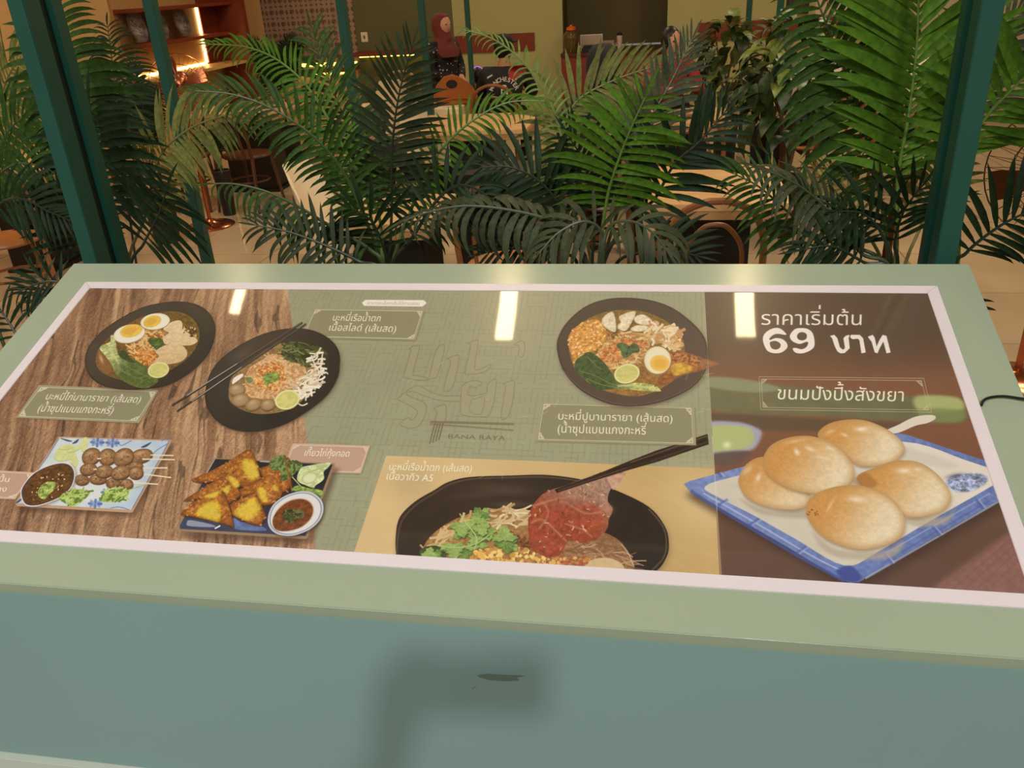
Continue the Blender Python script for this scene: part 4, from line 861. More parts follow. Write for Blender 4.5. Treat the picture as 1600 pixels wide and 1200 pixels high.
# mitred white frame bars
o = SW / 2; i_ = o - FW
for P in ([(-o, 0), (o, 0), (i_, FW), (-i_, FW)], [(o, 0), (o, SL), (i_, SL - FW), (i_, FW)], [(o, SL), (-o, SL), (-i_, SL - FW), (i_, SL - FW)], [(-o, SL), (-o, 0), (-i_, FW), (-i_, SL - FW)]):
    c = Vector((sum(p[0] for p in P) / 4, sum(p[1] for p in P) / 4))
    P2 = [(p[0] + (c.x - p[0]) * .0006, p[1] + (c.y - p[1]) * .0006) for p in P]
    m = MB(); n = 4
    ins = .0012
    base = [TM @ Vector((x, y, -fr)) for x, y in P2]; top0 = [TM @ Vector((x, y, -.0012)) for x, y in P2]
    # small chamfer towards the long edges
    L_ = [Vector((*p, 0)) for p in P2]
    d1 = (L_[3] - L_[0]).normalized() * ins; d2 = (L_[2] - L_[1]).normalized() * ins
    top = [TM @ (L_[0] + d1), TM @ (L_[1] + d2), TM @ (L_[2] - d2), TM @ (L_[3] - d1)]
    m.add(base + top0 + top, [(3, 2, 1, 0)] + [(k, (k + 1) % 4, 4 + (k + 1) % 4, 4 + k) for k in range(4)] + [(4 + k, 4 + (k + 1) % 4, 8 + (k + 1) % 4, 8 + k) for k in range(4)] + [(8, 9, 10, 11)])
    m.build('frame_bar', m_wf, stand)
# printed sheet under a glossy film
pimg = bpy.data.images.new('menu_print', TW, TH)
px = np.ones((TH, TW, 4), np.float32); px[..., :3] = paint_menu()[::-1]
pimg.pixels.foreach_set(px.ravel()); pimg.pack()
mp_ = bpy.data.materials.new('glossy_menu_print'); mp_.use_nodes = True
N = mp_.node_tree.nodes; Lk = mp_.node_tree.links; b = N['Principled BSDF']
ti = N.new('ShaderNodeTexImage'); ti.image = pimg; ti.interpolation = 'Cubic'; Lk.new(ti.outputs[0], b.inputs['Base Color'])
b.inputs['Roughness'].default_value = .32; b.inputs['Specular IOR Level'].default_value = .4; b.inputs['Coat Weight'].default_value = 1.0; b.inputs['Coat Roughness'].default_value = .04; b.inputs['Coat IOR'].default_value = 1.45
tc = N.new('ShaderNodeTexCoord'); nz = N.new('ShaderNodeTexNoise'); nz.inputs['Scale'].default_value = 5; Lk.new(tc.outputs['Object'], nz.inputs[0])
bp = N.new('ShaderNodeBump'); bp.inputs['Strength'].default_value = .12; bp.inputs['Distance'].default_value = .002; Lk.new(nz.outputs[0], bp.inputs['Height']); Lk.new(bp.outputs[0], b.inputs['Coat Normal'])
me = bpy.data.meshes.new('menu_print')
c4 = [TM @ Vector(p) for p in ((-i_, FW, -fr + .0015), (i_, FW, -fr + .0015), (i_, SL - FW, -fr + .0015), (-i_, SL - FW, -fr + .0015))]
d4 = [TM @ Vector(p) for p in ((-i_, FW, -fr + .0003), (i_, FW, -fr + .0003), (i_, SL - FW, -fr + .0003), (-i_, SL - FW, -fr + .0003))]
me.from_pydata([tuple(v) for v in c4 + d4], [], [(0, 1, 2, 3), (7, 6, 5, 4), (0, 4, 5, 1), (1, 5, 6, 2), (2, 6, 7, 3), (3, 7, 4, 0)])
uv = me.uv_layers.new(name='UVMap')
for p in me.polygons:
    for li in p.loop_indices: uv.data[li].uv = [(0, 0), (1, 0), (1, 1), (0, 1)][me.loops[li].vertex_index % 4]
me.materials.append(mp_); q = bpy.data.objects.new('menu_print', me); COL.objects.link(q); q.parent = stand
q['label'] = 'glossy printed menu sheet with noodle bowls, snacks and buns'
# two small grey-green marks, darker than the front panel
m = MB(); cy = yF - .0006
c = aty(783, 1059, yF)
pts = [(c.x + dx, cy, c.z + dz) for dx, dz in ((-.034, .001), (-.02, .005), (.01, .006), (.034, .008), (.02, .002), (.026, -.001), (.01, -.005), (-.015, -.006), (-.03, -.003))]
m.add(pts, [tuple(range(9))]); c = aty(739, 1075, yF); m.add([(c.x - .007, cy, c.z - .006), (c.x - .003, cy, c.z - .003), (c.x + .007, cy, c.z + .007), (c.x + .001, cy, c.z + .0)], [(0, 1, 2, 3)])
m.build('dark_mark', M('mark_grey_green', (96, 112, 96), .6), stand)
# black cable from the frame edge over the right border
def onb(px_, py_, up=.003):
    pts_ = np.array([[px_, py_]], float); uvp = _inv(pts_)[0]
    x = uvp[0] / TW * INW - INW / 2; s = FW + (1 - uvp[1] / TH) * INL
    return TM @ Vector((x, s, -fr + up))
A = [onb(1533, 634, .004), onb(1536, 628, .006), onb(1546, 623, .006), onb(1566, 621, .006), onb(1590, 624, .006), onb(1612, 630, .008)]
A += [Vector((hw + .02, A[-1].y + .01, A[-1].z - .02)), Vector((hw + .03, A[-1].y + .01, .6)), Vector((hw + .05, A[-1].y + .0, .02)), Vector((hw + .3, .4, .006))]
cb = MB().tube(crv(A, 6), .0022, 6).build('cable', M('black_cable', (14, 16, 14), .5), None, True)
tag(cb, 'thin black cable coming off the right edge of the menu board', 'cable')

# ------------------------------------------------------------------ furniture
m_bent = M('bentwood', (136, 84, 44), .35, var=.18, scale=6, stretch=(1, 1, .3)); m_bentd = M('dark_bentwood', (84, 46, 24), .35, var=.2, scale=6); m_bentl = M('light_bentwood', (186, 140, 84), .4, var=.15, scale=6)
m_cane = M('seat_wood', (158, 98, 46), .4, var=.15, scale=8)
m_top = M('oak_table_top', (206, 164, 110), .35, var=.10, scale=3, stretch=(1, 8, 1)); m_edge = M('table_edge', (176, 134, 86), .4, var=.1, scale=5)
m_black = M('black_table_base', (20, 15, 12), .4)
CH = {}
def chair(x, y, rz, label, wood='mid', group='bentwood chairs at the tables'):
    """bentwood chair, back towards local -y"""
    if wood in CH: return dup(CH[wood], (x, y, 0), rz, label)
    mt = {'mid': m_bent, 'dark': m_bentd, 'light': m_bentl}[wood]
    t = thing('bentwood_chair', label, 'chair', (x, y, 0), rz, group)
    MB().lathe([(.17, .435), (.205, .44), (.212, .452), (.205, .466), (.185, .468), (.17, .462), (.001, .460)], n=28).build('seat', m_cane if wood != 'dark' else m_bentd, t, True)
    bk = [(-.185, -.2, .44), (-.195, -.235, .62), (-.185, -.265, .76), (-.14, -.285, .86), (-.06, -.293, .905), (0, -.294, .912), (.06, -.293, .905), (.14, -.285, .86), (.185, -.265, .76), (.195, -.235, .62), (.185, -.2, .44)]
    MB().tube(crv(bk, 5), .0145, 8).build('back_hoop', mt, t, True)
    ib = [(-.11, -.19, .455), (-.115, -.225, .6), (-.105, -.25, .72), (-.05, -.27, .80), (0, -.274, .815), (.05, -.27, .80), (.105, -.25, .72), (.115, -.225, .6), (.11, -.19, .455)]
    MB().tube(crv(ib, 5), .010, 7).build('inner_hoop', mt, t, True)
    for s in (-1, 1):
        MB().tube([(s * .185, -.2, .45), (s * .19, -.225, .25), (s * .205, -.265, .002)], [.016, .015, .012], 8).build('leg', mt, t, True)
        MB().tube([(s * .14, .13, .44), (s * .155, .16, .25), (s * .175, .19, .002)], [.016, .015, .012], 8).build('leg', mt, t, True)
    MB().tube([(.172 * math.cos(a), .172 * math.sin(a) - .03, .24) for a in np.linspace(0, 2 * PI, 25)[:-1]], .0095, 7, closed=True).build('leg_ring', mt, t, True)
    CH[wood] = t
    return t
def table(x0, x1, y0, y1, label, z=.75, base=(.34, .34)):
    cx, cy = (x0 + x1) / 2, (y0 + y1) / 2; t = thing('dining_table', label, 'table', (cx, cy, 0), 0, 'oak topped tables on black boxes')
    MB().box((x0 - cx, y0 - cy, z - .035), (x1 - cx, y1 - cy, z), .004).build('table_top', m_top, t)
    MB().box((x0 - cx + .006, y0 - cy + .006, z - .075), (x1 - cx - .006, y1 - cy - .006, z - .035), .002).build('apron', m_edge, t)
    MB().box((-base[0] / 2, -base[1] / 2, .03), (base[0] / 2, base[1] / 2, z - .075), .004).box((-base[0] / 2 - .03, -base[1] / 2 - .03, .0), (base[0] / 2 + .03, base[1] / 2 + .03, .03), .004).build('pedestal', m_black, t)
    return t
table(-4.6, -3.5, 3.95, 4.7, 'oak table at the far left edge beside the leftmost bentwood chair')
table(-3.95, -2.98, 6.35, 7.05, 'oak table behind the copper fan on a black box base', base=(.46, .3))
table(-1.13, -.66, 2.62, 3.2, 'oak table whose corner shows beside the white high chair')
table(-1.5, -.58, 5.1, 5.9, 'oak table in the middle in front of the white draped table')
table(.30, .95, 2.92, 3.76, 'nearest oak table on the right, brightly lit top', base=(.34, .4))
table(.2, .84, 5.17, 5.85, 'small oak table behind the nearest right one, by the leafy trees')
bx = thing('dark_fill_box', 'black box added for the dark table bases in the middle', 'cabinet', (-.53, 4.05, 0))  # black box added as dark fill where black table bases stand
MB().box((-.3, -.2, .02), (.3, .2, .70), .006).build('body', m_black, bx); MB().box((-.29, -.212, .04), (-.004, -.2, .67), .003).build('door', m_black, bx); MB().box((.004, -.212, .04), (.29, -.2, .67), .003).build('door', m_black, bx)
MB().tube([(-.03, -.22, .3), (-.03, -.22, .4)], .005, 6).build('handle', M('steel', (150, 150, 150), .3, 1), bx)

chair(-3.55, 3.42, .75, 'leftmost bentwood chair, half cut by the left edge')
chair(-3.2, 6.0, -.15, 'dark bentwood chair tucked to the table behind the copper fan', 'dark')
chair(-3.78, 6.0, .2, 'dark bentwood chair nearest the copper fan pole', 'dark')
chair(-4.45, 5.6, .6, 'bentwood chair behind the far left palms below the shelf', 'mid')
chair(-1.08, 6.62, 0.1, 'bentwood chair under the man in the black jersey', 'mid')
chair(-.36, 2.95, .0, 'bentwood chair in the middle close behind the board, hoop towards us', 'mid')
chair(.56, 2.62, .06, 'bentwood chair at the brightly lit right table, back towards us', 'mid')
chair(-1.72, 4.95, -.2, 'bentwood chair left of the middle table', 'light')
chair(-2.35, 8.1, .2, 'light bentwood chair under the lit alcove ledge', 'light')
chair(.55, 4.72, 0, 'bentwood chair pulled to the small table by the leafy trees', 'mid')
chair(.02, 6.0, .4, 'bentwood chair beyond the middle palm crown', 'mid')
# rattan fan shaped high chair backs / white high chairs
m_wh = M('white_plastic', (236, 214, 176), .32, var=.02)
def high_chair(x, y, rz, label):
    t = thing('high_chair', label, 'high chair', (x, y, 0), rz, 'white high chairs')
    # one-piece shell: rounded high back running down into two side walls, open towards +y
    out = [(.19, .24, 0), (.19, .16, 0), (.19, .08, 0), (.188, .02, .08)]
    for k in range(13):
        a = PI * (k + .5) / 13; out.append((.185 * math.cos(a), -.02 - .16 * math.sin(a), max(0, min(1, (math.sin(a) - .35) / .4)) ** .8))
    out += [(-.188, .02, .08), (-.19, .08, 0), (-.19, .16, 0), (-.19, .24, 0)]
    n = len(out); m = 8; vs = []
    for off in (0, .014):
        for i in range(m + 1):
            for (x, y, hh) in out:
                v = i / m; z = .46 + (.18 + .30 * hh) * v; L_ = math.hypot(x, y + .02) or 1
                vs.append((x * (1 - off / L_), (y + .0) * (1 - off / L_) - .10 * hh * v ** 1.5, z))
    N_ = n * (m + 1); fs = []
    for i in range(m):
        for k in range(n - 1): a = i * n + k; fs.append((a, a + n, a + n + 1, a + 1)); fs.append((N_ + a, N_ + a + 1, N_ + a + n + 1, N_ + a + n))
    for k in range(n - 1): a = m * n + k; fs.append((a, a + 1, N_ + a + 1, N_ + a)); a = k; fs.append((a + 1, a, N_ + a, N_ + a + 1))
    for k in (0, n - 1):
        for i in range(m): a = i * n + k; fs.append((a, a + n, N_ + a + n, N_ + a))
    MB().add(vs, fs).build('seat_shell', m_wh, t, True)
    MB().box((-.15, -.14, .47), (.15, .17, .495), .01).build('seat', m_wh, t)
    MB().box((-.20, .12, .655), (.20, .36, .675), .02).box((-.20, .12, .675), (-.185, .36, .69), .004).box((.185, .12, .675), (.2, .36, .69), .004).box((-.2, .345, .675), (.2, .36, .69), .004).build('tray', m_wh, t)
    MB().box((-.16, -.14, .36), (.16, .17, .47), .02).build('seat_skirt', m_wh, t)
    for sx in (-1, 1):
        for sy in (-1, 1):
            MB().tube([(sx * .13, .015 + sy * .12, .38), (sx * .22, .015 + sy * .22, .004)], [.018, .013], 8).build('leg', M('grey_tube', (150, 132, 112), .35, .6), t, True)
    return t
high_chair(-1.43, 3.46, -PI / 2 - .25, 'white high chair beside the oak table corner, side on').scale = (.92, .92, .92)
high_chair(-2.2, 7.0, .6, 'white high chair below the lit alcove, left of the woman')
# white draped table and rounded rattan backs
t = thing('draped_table', 'low table under a white cloth left of the man', 'table', (-1.57, 6.42, 0))
m = MB(); n = 32; prof = []
for z, r in ((.76, .0), (.76, .24), (.755, .26), (.5, .275), (.3, .285)):
    for k in range(n): a = 2 * PI * k / n; c_, s_ = math.cos(a), math.sin(a); q = max(abs(c_), abs(s_)); rr = r / q * (1 + (.03 * math.sin(a * 12) if z < .7 else 0)); m.v.append((rr * c_, rr * s_, z))
for i in range(4):
    for k in range(n): l = (k + 1) % n; m.f.append((i * n + k, i * n + l, (i + 1) * n + l, (i + 1) * n + k))
m.build('tablecloth', M('white_cloth', (226, 200, 164), .8), t, True); MB().box((-.18, -.18, 0), (.18, .18, .75), .004).build('pedestal', m_black, t)
tg = thing('orange_handbag', 'orange-brown leather handbag with an oval handle hole on the white draped table', 'handbag', (-1.40, 6.42, .766), .3)
P = [(-.16, 0), (.17, 0), (.2, .05), (.16, .13), (.08, .2), (.0, .235), (-.08, .22), (-.15, .15), (-.18, .06)]
m_or = M('orange_leather', (160, 88, 28), .4, var=.12, scale=10); H_ = arc(-.02, .165, .035, 0, 2 * PI, 12)[:-1]; H_ = [(x * 1.4 + .008, y) for x, y in H_]
m = MB(); T = Matrix.Rotation(PI / 2, 4, 'X')
m.prism([(x, y) for x, y in crv([(p[0], p[1], 0) for p in P + [P[0]]], 3) for x, y in [(x, y)]] if False else P, -.05, .05, T)
m.build('body', m_or, tg); MB().prism(H_, -.053, .053, T).build('handle_hole', M('dark_hole', (30, 20, 14), .8), tg)
MB().tube([(-.15, -.055, .03), (0, -.058, .05), (.16, -.055, .035)], .006, 6).build('seam', m_or, tg)

# copper pedestal fans
m_cop = M('copper', (196, 118, 78), .22, .95, var=.1, scale=10); m_copd = M('dark_bronze_wire', (92, 58, 36), .3, .9)
def fan(x, y, rz, label, wire, hz=1.12, r=.22, group='pedestal fans'):
    t = thing('pedestal_fan', label, 'fan', (x, y, 0), rz, group)
    MB().lathe([(.19, 0), (.195, .008), (.18, .018), (.12, .026), (.05, .04), (.03, .06)], n=36).build('base', m_cop, t, True)
    MB().tube([(0, 0, .05), (0, 0, hz - .1)], .0155, 12).build('pole', m_cop, t, True); MB().tube([(0, 0, .62), (0, 0, .66)], .021, 12).build('clamp', m_black, t, True)
    RY = Matrix.Rotation(PI / 2, 4, 'X'); c = Vector((0, -.06, hz))
    m = MB(); m.lathe([(.03, 0), (.075, .01), (.085, .05), (.08, .12), (.05, .16), (.01, .17)], n=20); m.v = [tuple(c + Vector((v[0], -v[2] + .16 + .02, v[1]))) for v in m.v]; m.build('motor_housing', m_cop if wire is m_cop else wire, t, True)
    cg = MB()
    for s in (-1, 1):
        for k in range(36):
            a = 2 * PI * k / 36; cg.tube([c + Vector((q * r * math.cos(a), -s * .055 * (1 - q * q) - .02, q * r * math.sin(a))) for q in (.12, .4, .7, .9, 1.0)], .0014, 4, cap=False)
    for q, yy in ((1.0, 0), (.66, .031), (.66, -.031), (.3, .05), (.3, -.05)):
        cg.tube([c + Vector((q * r * math.cos(a), yy - .02, q * r * math.sin(a))) for a in np.linspace(0, 2 * PI, 37)[:-1]], .003 if q == 1 else .0018, 5, closed=True)
    cg.build('cage', wire, t, True)
    for k in range(4):
        a0 = k * PI / 2 + .3; v = []; 
        for q in (.2, .5, .8, .93):
            for da, yy in ((-.28, -.012), (.0, 0), (.3, .014)): a = a0 + da * (1.2 - abs(q - .6)); v.append(c + Vector((q * r * math.cos(a), yy - .02, q * r * math.sin(a))))
        f = []
        for i in range(3):
            for j in range(2): p = i * 3 + j; f.append((p, p + 1, p + 4, p + 3))
        MB().add(v, f).build('blade', m_cop if wire is m_cop else wire, t, True)
    mm = MB(); mm.lathe([(.001, 0), (.03, .01), (.032, .04), (.001, .05)], n=16); mm.v = [tuple(c + Vector((v[0], -v[2] - .01, v[1]))) for v in mm.v]; mm.build('hub', m_cop, t, True)
    return t
fan(-3.3, 5.34, .5, 'copper pedestal fan standing on the open floor at left', m_cop)
fan(1.93, 2.7, -.5, 'bronze wire pedestal fan cut by the right edge', m_copd, .93, .27)
t = thing('metal_stanchion', 'short bronze metal post behind the right green post', 'stanchion', (1.42, 3.1, 0))
MB().lathe([(.12, 0), (.12, .01), (.03, .03)], n=20).build('base', m_copd, t, True); MB().tube([(0, 0, .02), (0, 0, .82)], .02, 10).build('pole', m_copd, t, True); MB().ball((0, 0, .83), (.026, .026, .02)).build('cap', m_copd, t, True)

# ------------------------------------------------------------------ people
def skin_mesh(J, E, name, mat, parent=None, sub=1, root='pelvis'):
    """J: joint -> (co, radius or (rx, ry)); E: edges. Grows one continuous surface."""
    ks = list(J); ix = {k: i for i, k in enumerate(ks)}
    me = bpy.data.meshes.new(name); me.from_pydata([J[k][0] for k in ks], [(ix[a], ix[b]) for a, b in E], [])
    o = bpy.data.objects.new(name, me); COL.objects.link(o)
    md = o.modifiers.new('s', 'SKIN'); md.use_smooth_shade = True
    sv = me.skin_vertices[0].data
    for k in ks:
        r = J[k][1]; sv[ix[k]].radius = r if isinstance(r, tuple) else (r, r); sv[ix[k]].use_root = (k == root)
    m2 = o.modifiers.new('u', 'SUBSURF'); m2.levels = sub; m2.render_levels = sub
    dg = bpy.context.evaluated_depsgraph_get(); nm = bpy.data.meshes.new_from_object(o.evaluated_get(dg))
    bpy.data.objects.remove(o); bpy.data.meshes.remove(me)
    nm.name = name; nm.materials.clear(); nm.materials.append(mat); nm.polygons.foreach_set('use_smooth', [True] * len(nm.polygons))
    q = bpy.data.objects.new(name, nm); COL.objects.link(q)
    if parent: q.parent = parent
    return q
m_skin = M('skin', (176, 118, 84), .5, var=.05); m_skinl = M('light_skin', (204, 150, 118), .5, var=.05); m_hair = M('black_hair', (18, 14, 12), .45, var=.2, scale=60)
m_eye = M('eye_dark', (24, 16, 12), .3); m_lip = M('lips', (140, 60, 52), .5)
def head_mesh(c, yaw, s=1.0):
    """head with brow, nose, lips, chin and ears, facing -y before the turn"""
    R = Matrix.Rotation(yaw, 4, 'Z'); n, m = 20, 14; vs = []; fs = []
    for i in range(m + 1):
        t = PI * i / m
        for k in range(n):
            a = 2 * PI * k / n; x = math.sin(t) * math.cos(a); y = math.sin(t) * math.sin(a); z = math.cos(t)
            p = Vector((x * .073, y * .092, z * .112))
            if z < -.1: p.x *= 1 - .28 * (-z); p.y *= 1 - .12 * (-z) if y < 0 else 1 - .4 * (-z)
            if y < -.75:
                if abs(x) < .22 and -.42 < z < .12: p.y -= .020 * (1 - abs(x) / .22) * (1 - abs(z + .2) / .34)
                if .12 < abs(x) < .5 and .02 < z < .22: p.y += .007
                if abs(x) < .3 and -.66 < z < -.46: p.y -= .007
            vs.append(c + R @ (p * s))
    for i in range(m):
        for k in range(n): l = (k + 1) % n; fs.append((i * n + k, (i + 1) * n + k, (i + 1) * n + l, i * n + l))
    return vs, fs, R
def person(name_lb, loc, rz, J, skin, tops, head, hy, bottoms=None, hair=None, scarf=None, sleeves=True, shoes=None, s=1.0, sleeve_to='wr'):
    t = thing('person', name_lb, 'person', loc, rz); t.scale = (s, s, s)
    E = [('pelvis', 'belly'), ('belly', 'chest'), ('chest', 'neckb'), ('neckb', 'neck'), ('neck', 'headc')]
    JJ = dict(J); JJ['headc'] = (tuple(Vector(head)), .05)
    for d in 'lr':
        E += [('chest', 'sh' + d), ('sh' + d, 'el' + d), ('el' + d, 'wr' + d), ('wr' + d, 'pa' + d), ('pelvis', 'hi' + d), ('hi' + d, 'kn' + d), ('kn' + d, 'an' + d), ('an' + d, 'to' + d)]
        w = Vector(J['wr' + d][0]); e = Vector(J['el' + d][0]); dr = (w - e).normalized(); q = dr.cross(Vector((0, 0, 1))); q = q.normalized() if q.length > .1 else Vector((1, 0, 0))
        JJ['pa' + d] = (tuple(w + dr * .05), (.030, .018))
        for f in range(4):
            o_ = q * (f - 1.5) * .018; l = (.055, .065, .06, .045)[f]
            JJ['f%d' % f + d] = (tuple(w + dr * .085 + o_), .0085); JJ['g%d' % f + d] = (tuple(w + dr * (.085 + l * .55) + o_ + Vector((0, 0, -.008))), .008); JJ['h%d' % f + d] = (tuple(w + dr * (.085 + l) + o_ + Vector((0, 0, -.025))), .0065)
            E += [('pa' + d, 'f%d' % f + d), ('f%d' % f + d, 'g%d' % f + d), ('g%d' % f + d, 'h%d' % f + d)]
        s_ = 1 if d == 'l' else -1
        JJ['th' + d] = (tuple(w + dr * .05 + q * s_ * .04 + Vector((0, 0, .008))), .009); JJ['ti' + d] = (tuple(w + dr * .085 + q * s_ * .05), .0075); E += [('wr' + d, 'th' + d), ('th' + d, 'ti' + d)]
    body = skin_mesh(JJ, E, 'body', skin, None, 1)
    vs, fs, R = head_mesh(Vector(head) + Vector((0, 0, .02)), hy)
    me = body.data; bm = bmesh.new(); bm.from_mesh(me); nv = [bm.verts.new(v) for v in vs]
    for f in fs:
        g = []; [g.append(nv[i]) for i in f if nv[i] not in g]
        try: q = bm.faces.new(g); q.smooth = True
        except Exception: pass
    hc = Vector(head) + Vector((0, 0, .02))
    bm.to_mesh(me); bm.free(); body.parent = t
    for sx in (-1, 1): MB().ball(hc + R @ Vector((sx * .030, -.084, .012)), (.012, .006, .007), 8, 6).build('eye', m_eye, t, True)
    MB().ball(hc + R @ Vector((0, -.0885, -.056)), (.020, .007, .006), 8, 6).build('mouth', m_lip, t, True)
    if not scarf:
        for sx in (-1, 1): MB().ball(hc + R @ Vector((sx * .074, .005, .0)), (.008, .018, .028), 8, 6).build('ear', skin, t, True)
    def cloth(nm, keys, mat, grow, edges, root):
        K = {k: (J[k][0], tuple(r + grow for r in (J[k][1] if isinstance(J[k][1], tuple) else (J[k][1],) * 2))) for k in keys}
        return skin_mesh(K, edges, nm, mat, t, 1, root)
    ks = ['pelvis', 'belly', 'chest', 'neckb', 'shl', 'elbl', 'shr', 'elbr']
    JT = ['pelvis', 'belly', 'chest', 'neckb', 'shl', 'shr', 'ell', 'elr']; ET = [('pelvis', 'belly'), ('belly', 'chest'), ('chest', 'neckb'), ('chest', 'shl'), ('chest', 'shr'), ('shl', 'ell'), ('shr', 'elr')]
    if sleeve_to == 'wr': JT += ['wrl', 'wrr']; ET += [('ell', 'wrl'), ('elr', 'wrr')]
    top = cloth('top', JT, tops, .016, ET, 'pelvis')
    if bottoms is not None:
        JB = ['pelvis', 'hil', 'hir', 'knl', 'knr', 'anl', 'anr']
        cloth('trousers', JB, bottoms, .014, [('pelvis', 'hil'), ('pelvis', 'hir'), ('hil', 'knl'), ('hir', 'knr'), ('knl', 'anl'), ('knr', 'anr')], 'pelvis')
    for d in 'lr':
        a = Vector(J['an' + d][0]); b = Vector(J['to' + d][0]); c = (a + b) / 2; c.z = .035
        dd = (b - a); an = math.atan2(dd.x, -dd.y)
        MB().ball(c, (.042, .115, .034), 12, 8, Matrix.Rotation(-an, 3, 'Z').to_3x3()).build('shoe', shoes or m_black, t, True)
    if hair: 
        o_ = MB().ball(hc + R @ Vector((0, .016, .022)), (.083, .094, .108), 18, 12)
        o_.f = [f for f in o_.f if not all((R.inverted() @ (Vector(o_.v[i]) - hc)).y < -.035 and (R.inverted() @ (Vector(o_.v[i]) - hc)).z < .055 for i in f)]
        o_.build('hair', hair, t, True)
    if scarf:
        m = MB(); n = 24
        prof = [(.118, .03, .020), (.112, .055, .024), (.09, .080, .024), (.06, .094, .022), (.02, .101, .020), (-.03, .100, .018), (-.08, .090, .012), (-.115, .092, .004), (-.15, .118, -.004), (-.19, .155, -.004), (-.24, .165, -.02), (-.29, .12, -.06)]
        for i, (z, r, oy) in enumerate(prof):
            for k in range(n):
                a = 2 * PI * k / n; x = math.cos(a); y = math.sin(a)
                ry = r * (1.10 if z > -.12 else .72)
                if y < -.2 and -.09 < z < .085: face = min(1, (-y - .2) * 2.2) * (1 - abs(z) / .13); ry = ry * (1 - .36 * face)
                wob = 1 + (.03 * math.sin(a * 5 + z * 30) if z < -.1 else 0)
                m.v.append(tuple(hc + R @ Vector((x * r * .92 * wob, y * ry * wob + oy, z))))
        for i in range(len(prof) - 1):
            for k in range(n): l = (k + 1) % n; m.f.append((i * n + k, (i + 1) * n + k, (i + 1) * n + l, i * n + l))
        m.f.append(tuple(range(n))); m.build('headscarf', scarf, t, True)
    return t, top
def stand_pose(h=1.0, arms='down', lean=0):
    J = {'pelvis': ((0, 0, .90), (.125, .10)), 'belly': ((0, -.01, 1.02), (.115, .095)), 'chest': ((0, 0, 1.20), (.13, .10)), 'neckb': ((0, .01, 1.34), (.07, .06)), 'neck': ((0, .0, 1.40), .048)}
    for d, s in (('l', 1), ('r', -1)):
        J['hi' + d] = ((s * .09, 0, .84), .085); J['kn' + d] = ((s * .09, -.01, .47), .058); J['an' + d] = ((s * .09, .01, .08), .038); J['to' + d] = ((s * .1, -.12, .03), .03)
        J['sh' + d] = ((s * .165, 0, 1.30), .052)
        if arms == 'front': J['el' + d] = ((s * .22, -.02, 1.06), .042); J['wr' + d] = ((s * .05, -.20, 1.0), .028)
        else: J['el' + d] = ((s * .21, .02, 1.03), .042); J['wr' + d] = ((s * .22, -.05, .80), .028)
    return J
def sit_pose(reach=.3, hz=.0, arms=.62):
    J = {'pelvis': ((0, .02, .555), (.135, .12)), 'belly': ((0, .02, .68), (.12, .10)), 'chest': ((0, .0, .86), (.135, .105)), 'neckb': ((0, -.01, 1.0), (.07, .06)), 'neck': ((0, -.02, 1.06), .048)}
    for d, s in (('l', 1), ('r', -1)):
        J['hi' + d] = ((s * .1, -.05, .54), .085); J['kn' + d] = ((s * .13, -.42, .53), .062); J['an' + d] = ((s * .13, -.40, .085), .040); J['to' + d] = ((s * .13, -.52, .035), .03)
        J['sh' + d] = ((s * .175, 0, .96), .052); J['el' + d] = ((s * .25, -.12, .74), .042); J['wr' + d] = ((s * .12, -.36, .80), .028)
    return J
m_floral = M('black_floral_cloth', (22, 18, 18), .8)
nt = m_floral.node_tree; N = nt.nodes; vo = N.new('ShaderNodeTexVoronoi'); vo.inputs['Scale'].default_value = 26; tcn = [x for x in N if x.type == 'TEX_COORD'][0]; nt.links.new(tcn.outputs['Object'], vo.inputs[0])
rp = N.new('ShaderNodeValToRGB'); rp.color_ramp.elements[0].position = .18; rp.color_ramp.elements[1].position = .24; rp.color_ramp.elements[0].color = (*lin((196, 176, 168)), 1); rp.color_ramp.elements[1].color = (*lin((24, 18, 18)), 1)
nt.links.new(vo.outputs['Distance'], rp.inputs[0]); nt.links.new(rp.outputs[0], N['Principled BSDF'].inputs['Base Color'])
m_dk = M('black_cloth', (20, 16, 16), .85)
# the standing woman
wl = aty(690, 60, 7.15)
t, top = person('standing woman in maroon headscarf and black floral dress, hands joined', (wl.x, 7.15, 0), PI / 2 - .55, stand_pose(arms='front'), m_skinl, m_floral, (0, -.03, 1.47), .0, None, None, M('maroon_headscarf', (112, 44, 38), .8, var=.1, scale=6), s=.91)
m = MB(); n = 24
for z, r in ((1.12, .15), (.98, .165), (.8, .19), (.5, .22), (.12, .25)):
    for k in range(n): a = 2 * PI * k / n; w = 1 + .04 * math.sin(a * 7) * (1.12 - z); m.v.append((r * w * math.cos(a), r * .82 * w * math.sin(a), z))
for i in range(4):
    for k in range(n): l = (k + 1) % n; m.f.append((i * n + k, i * n + l, (i + 1) * n + l, (i + 1) * n + k))
m.build('dress_skirt', m_floral, t, True)
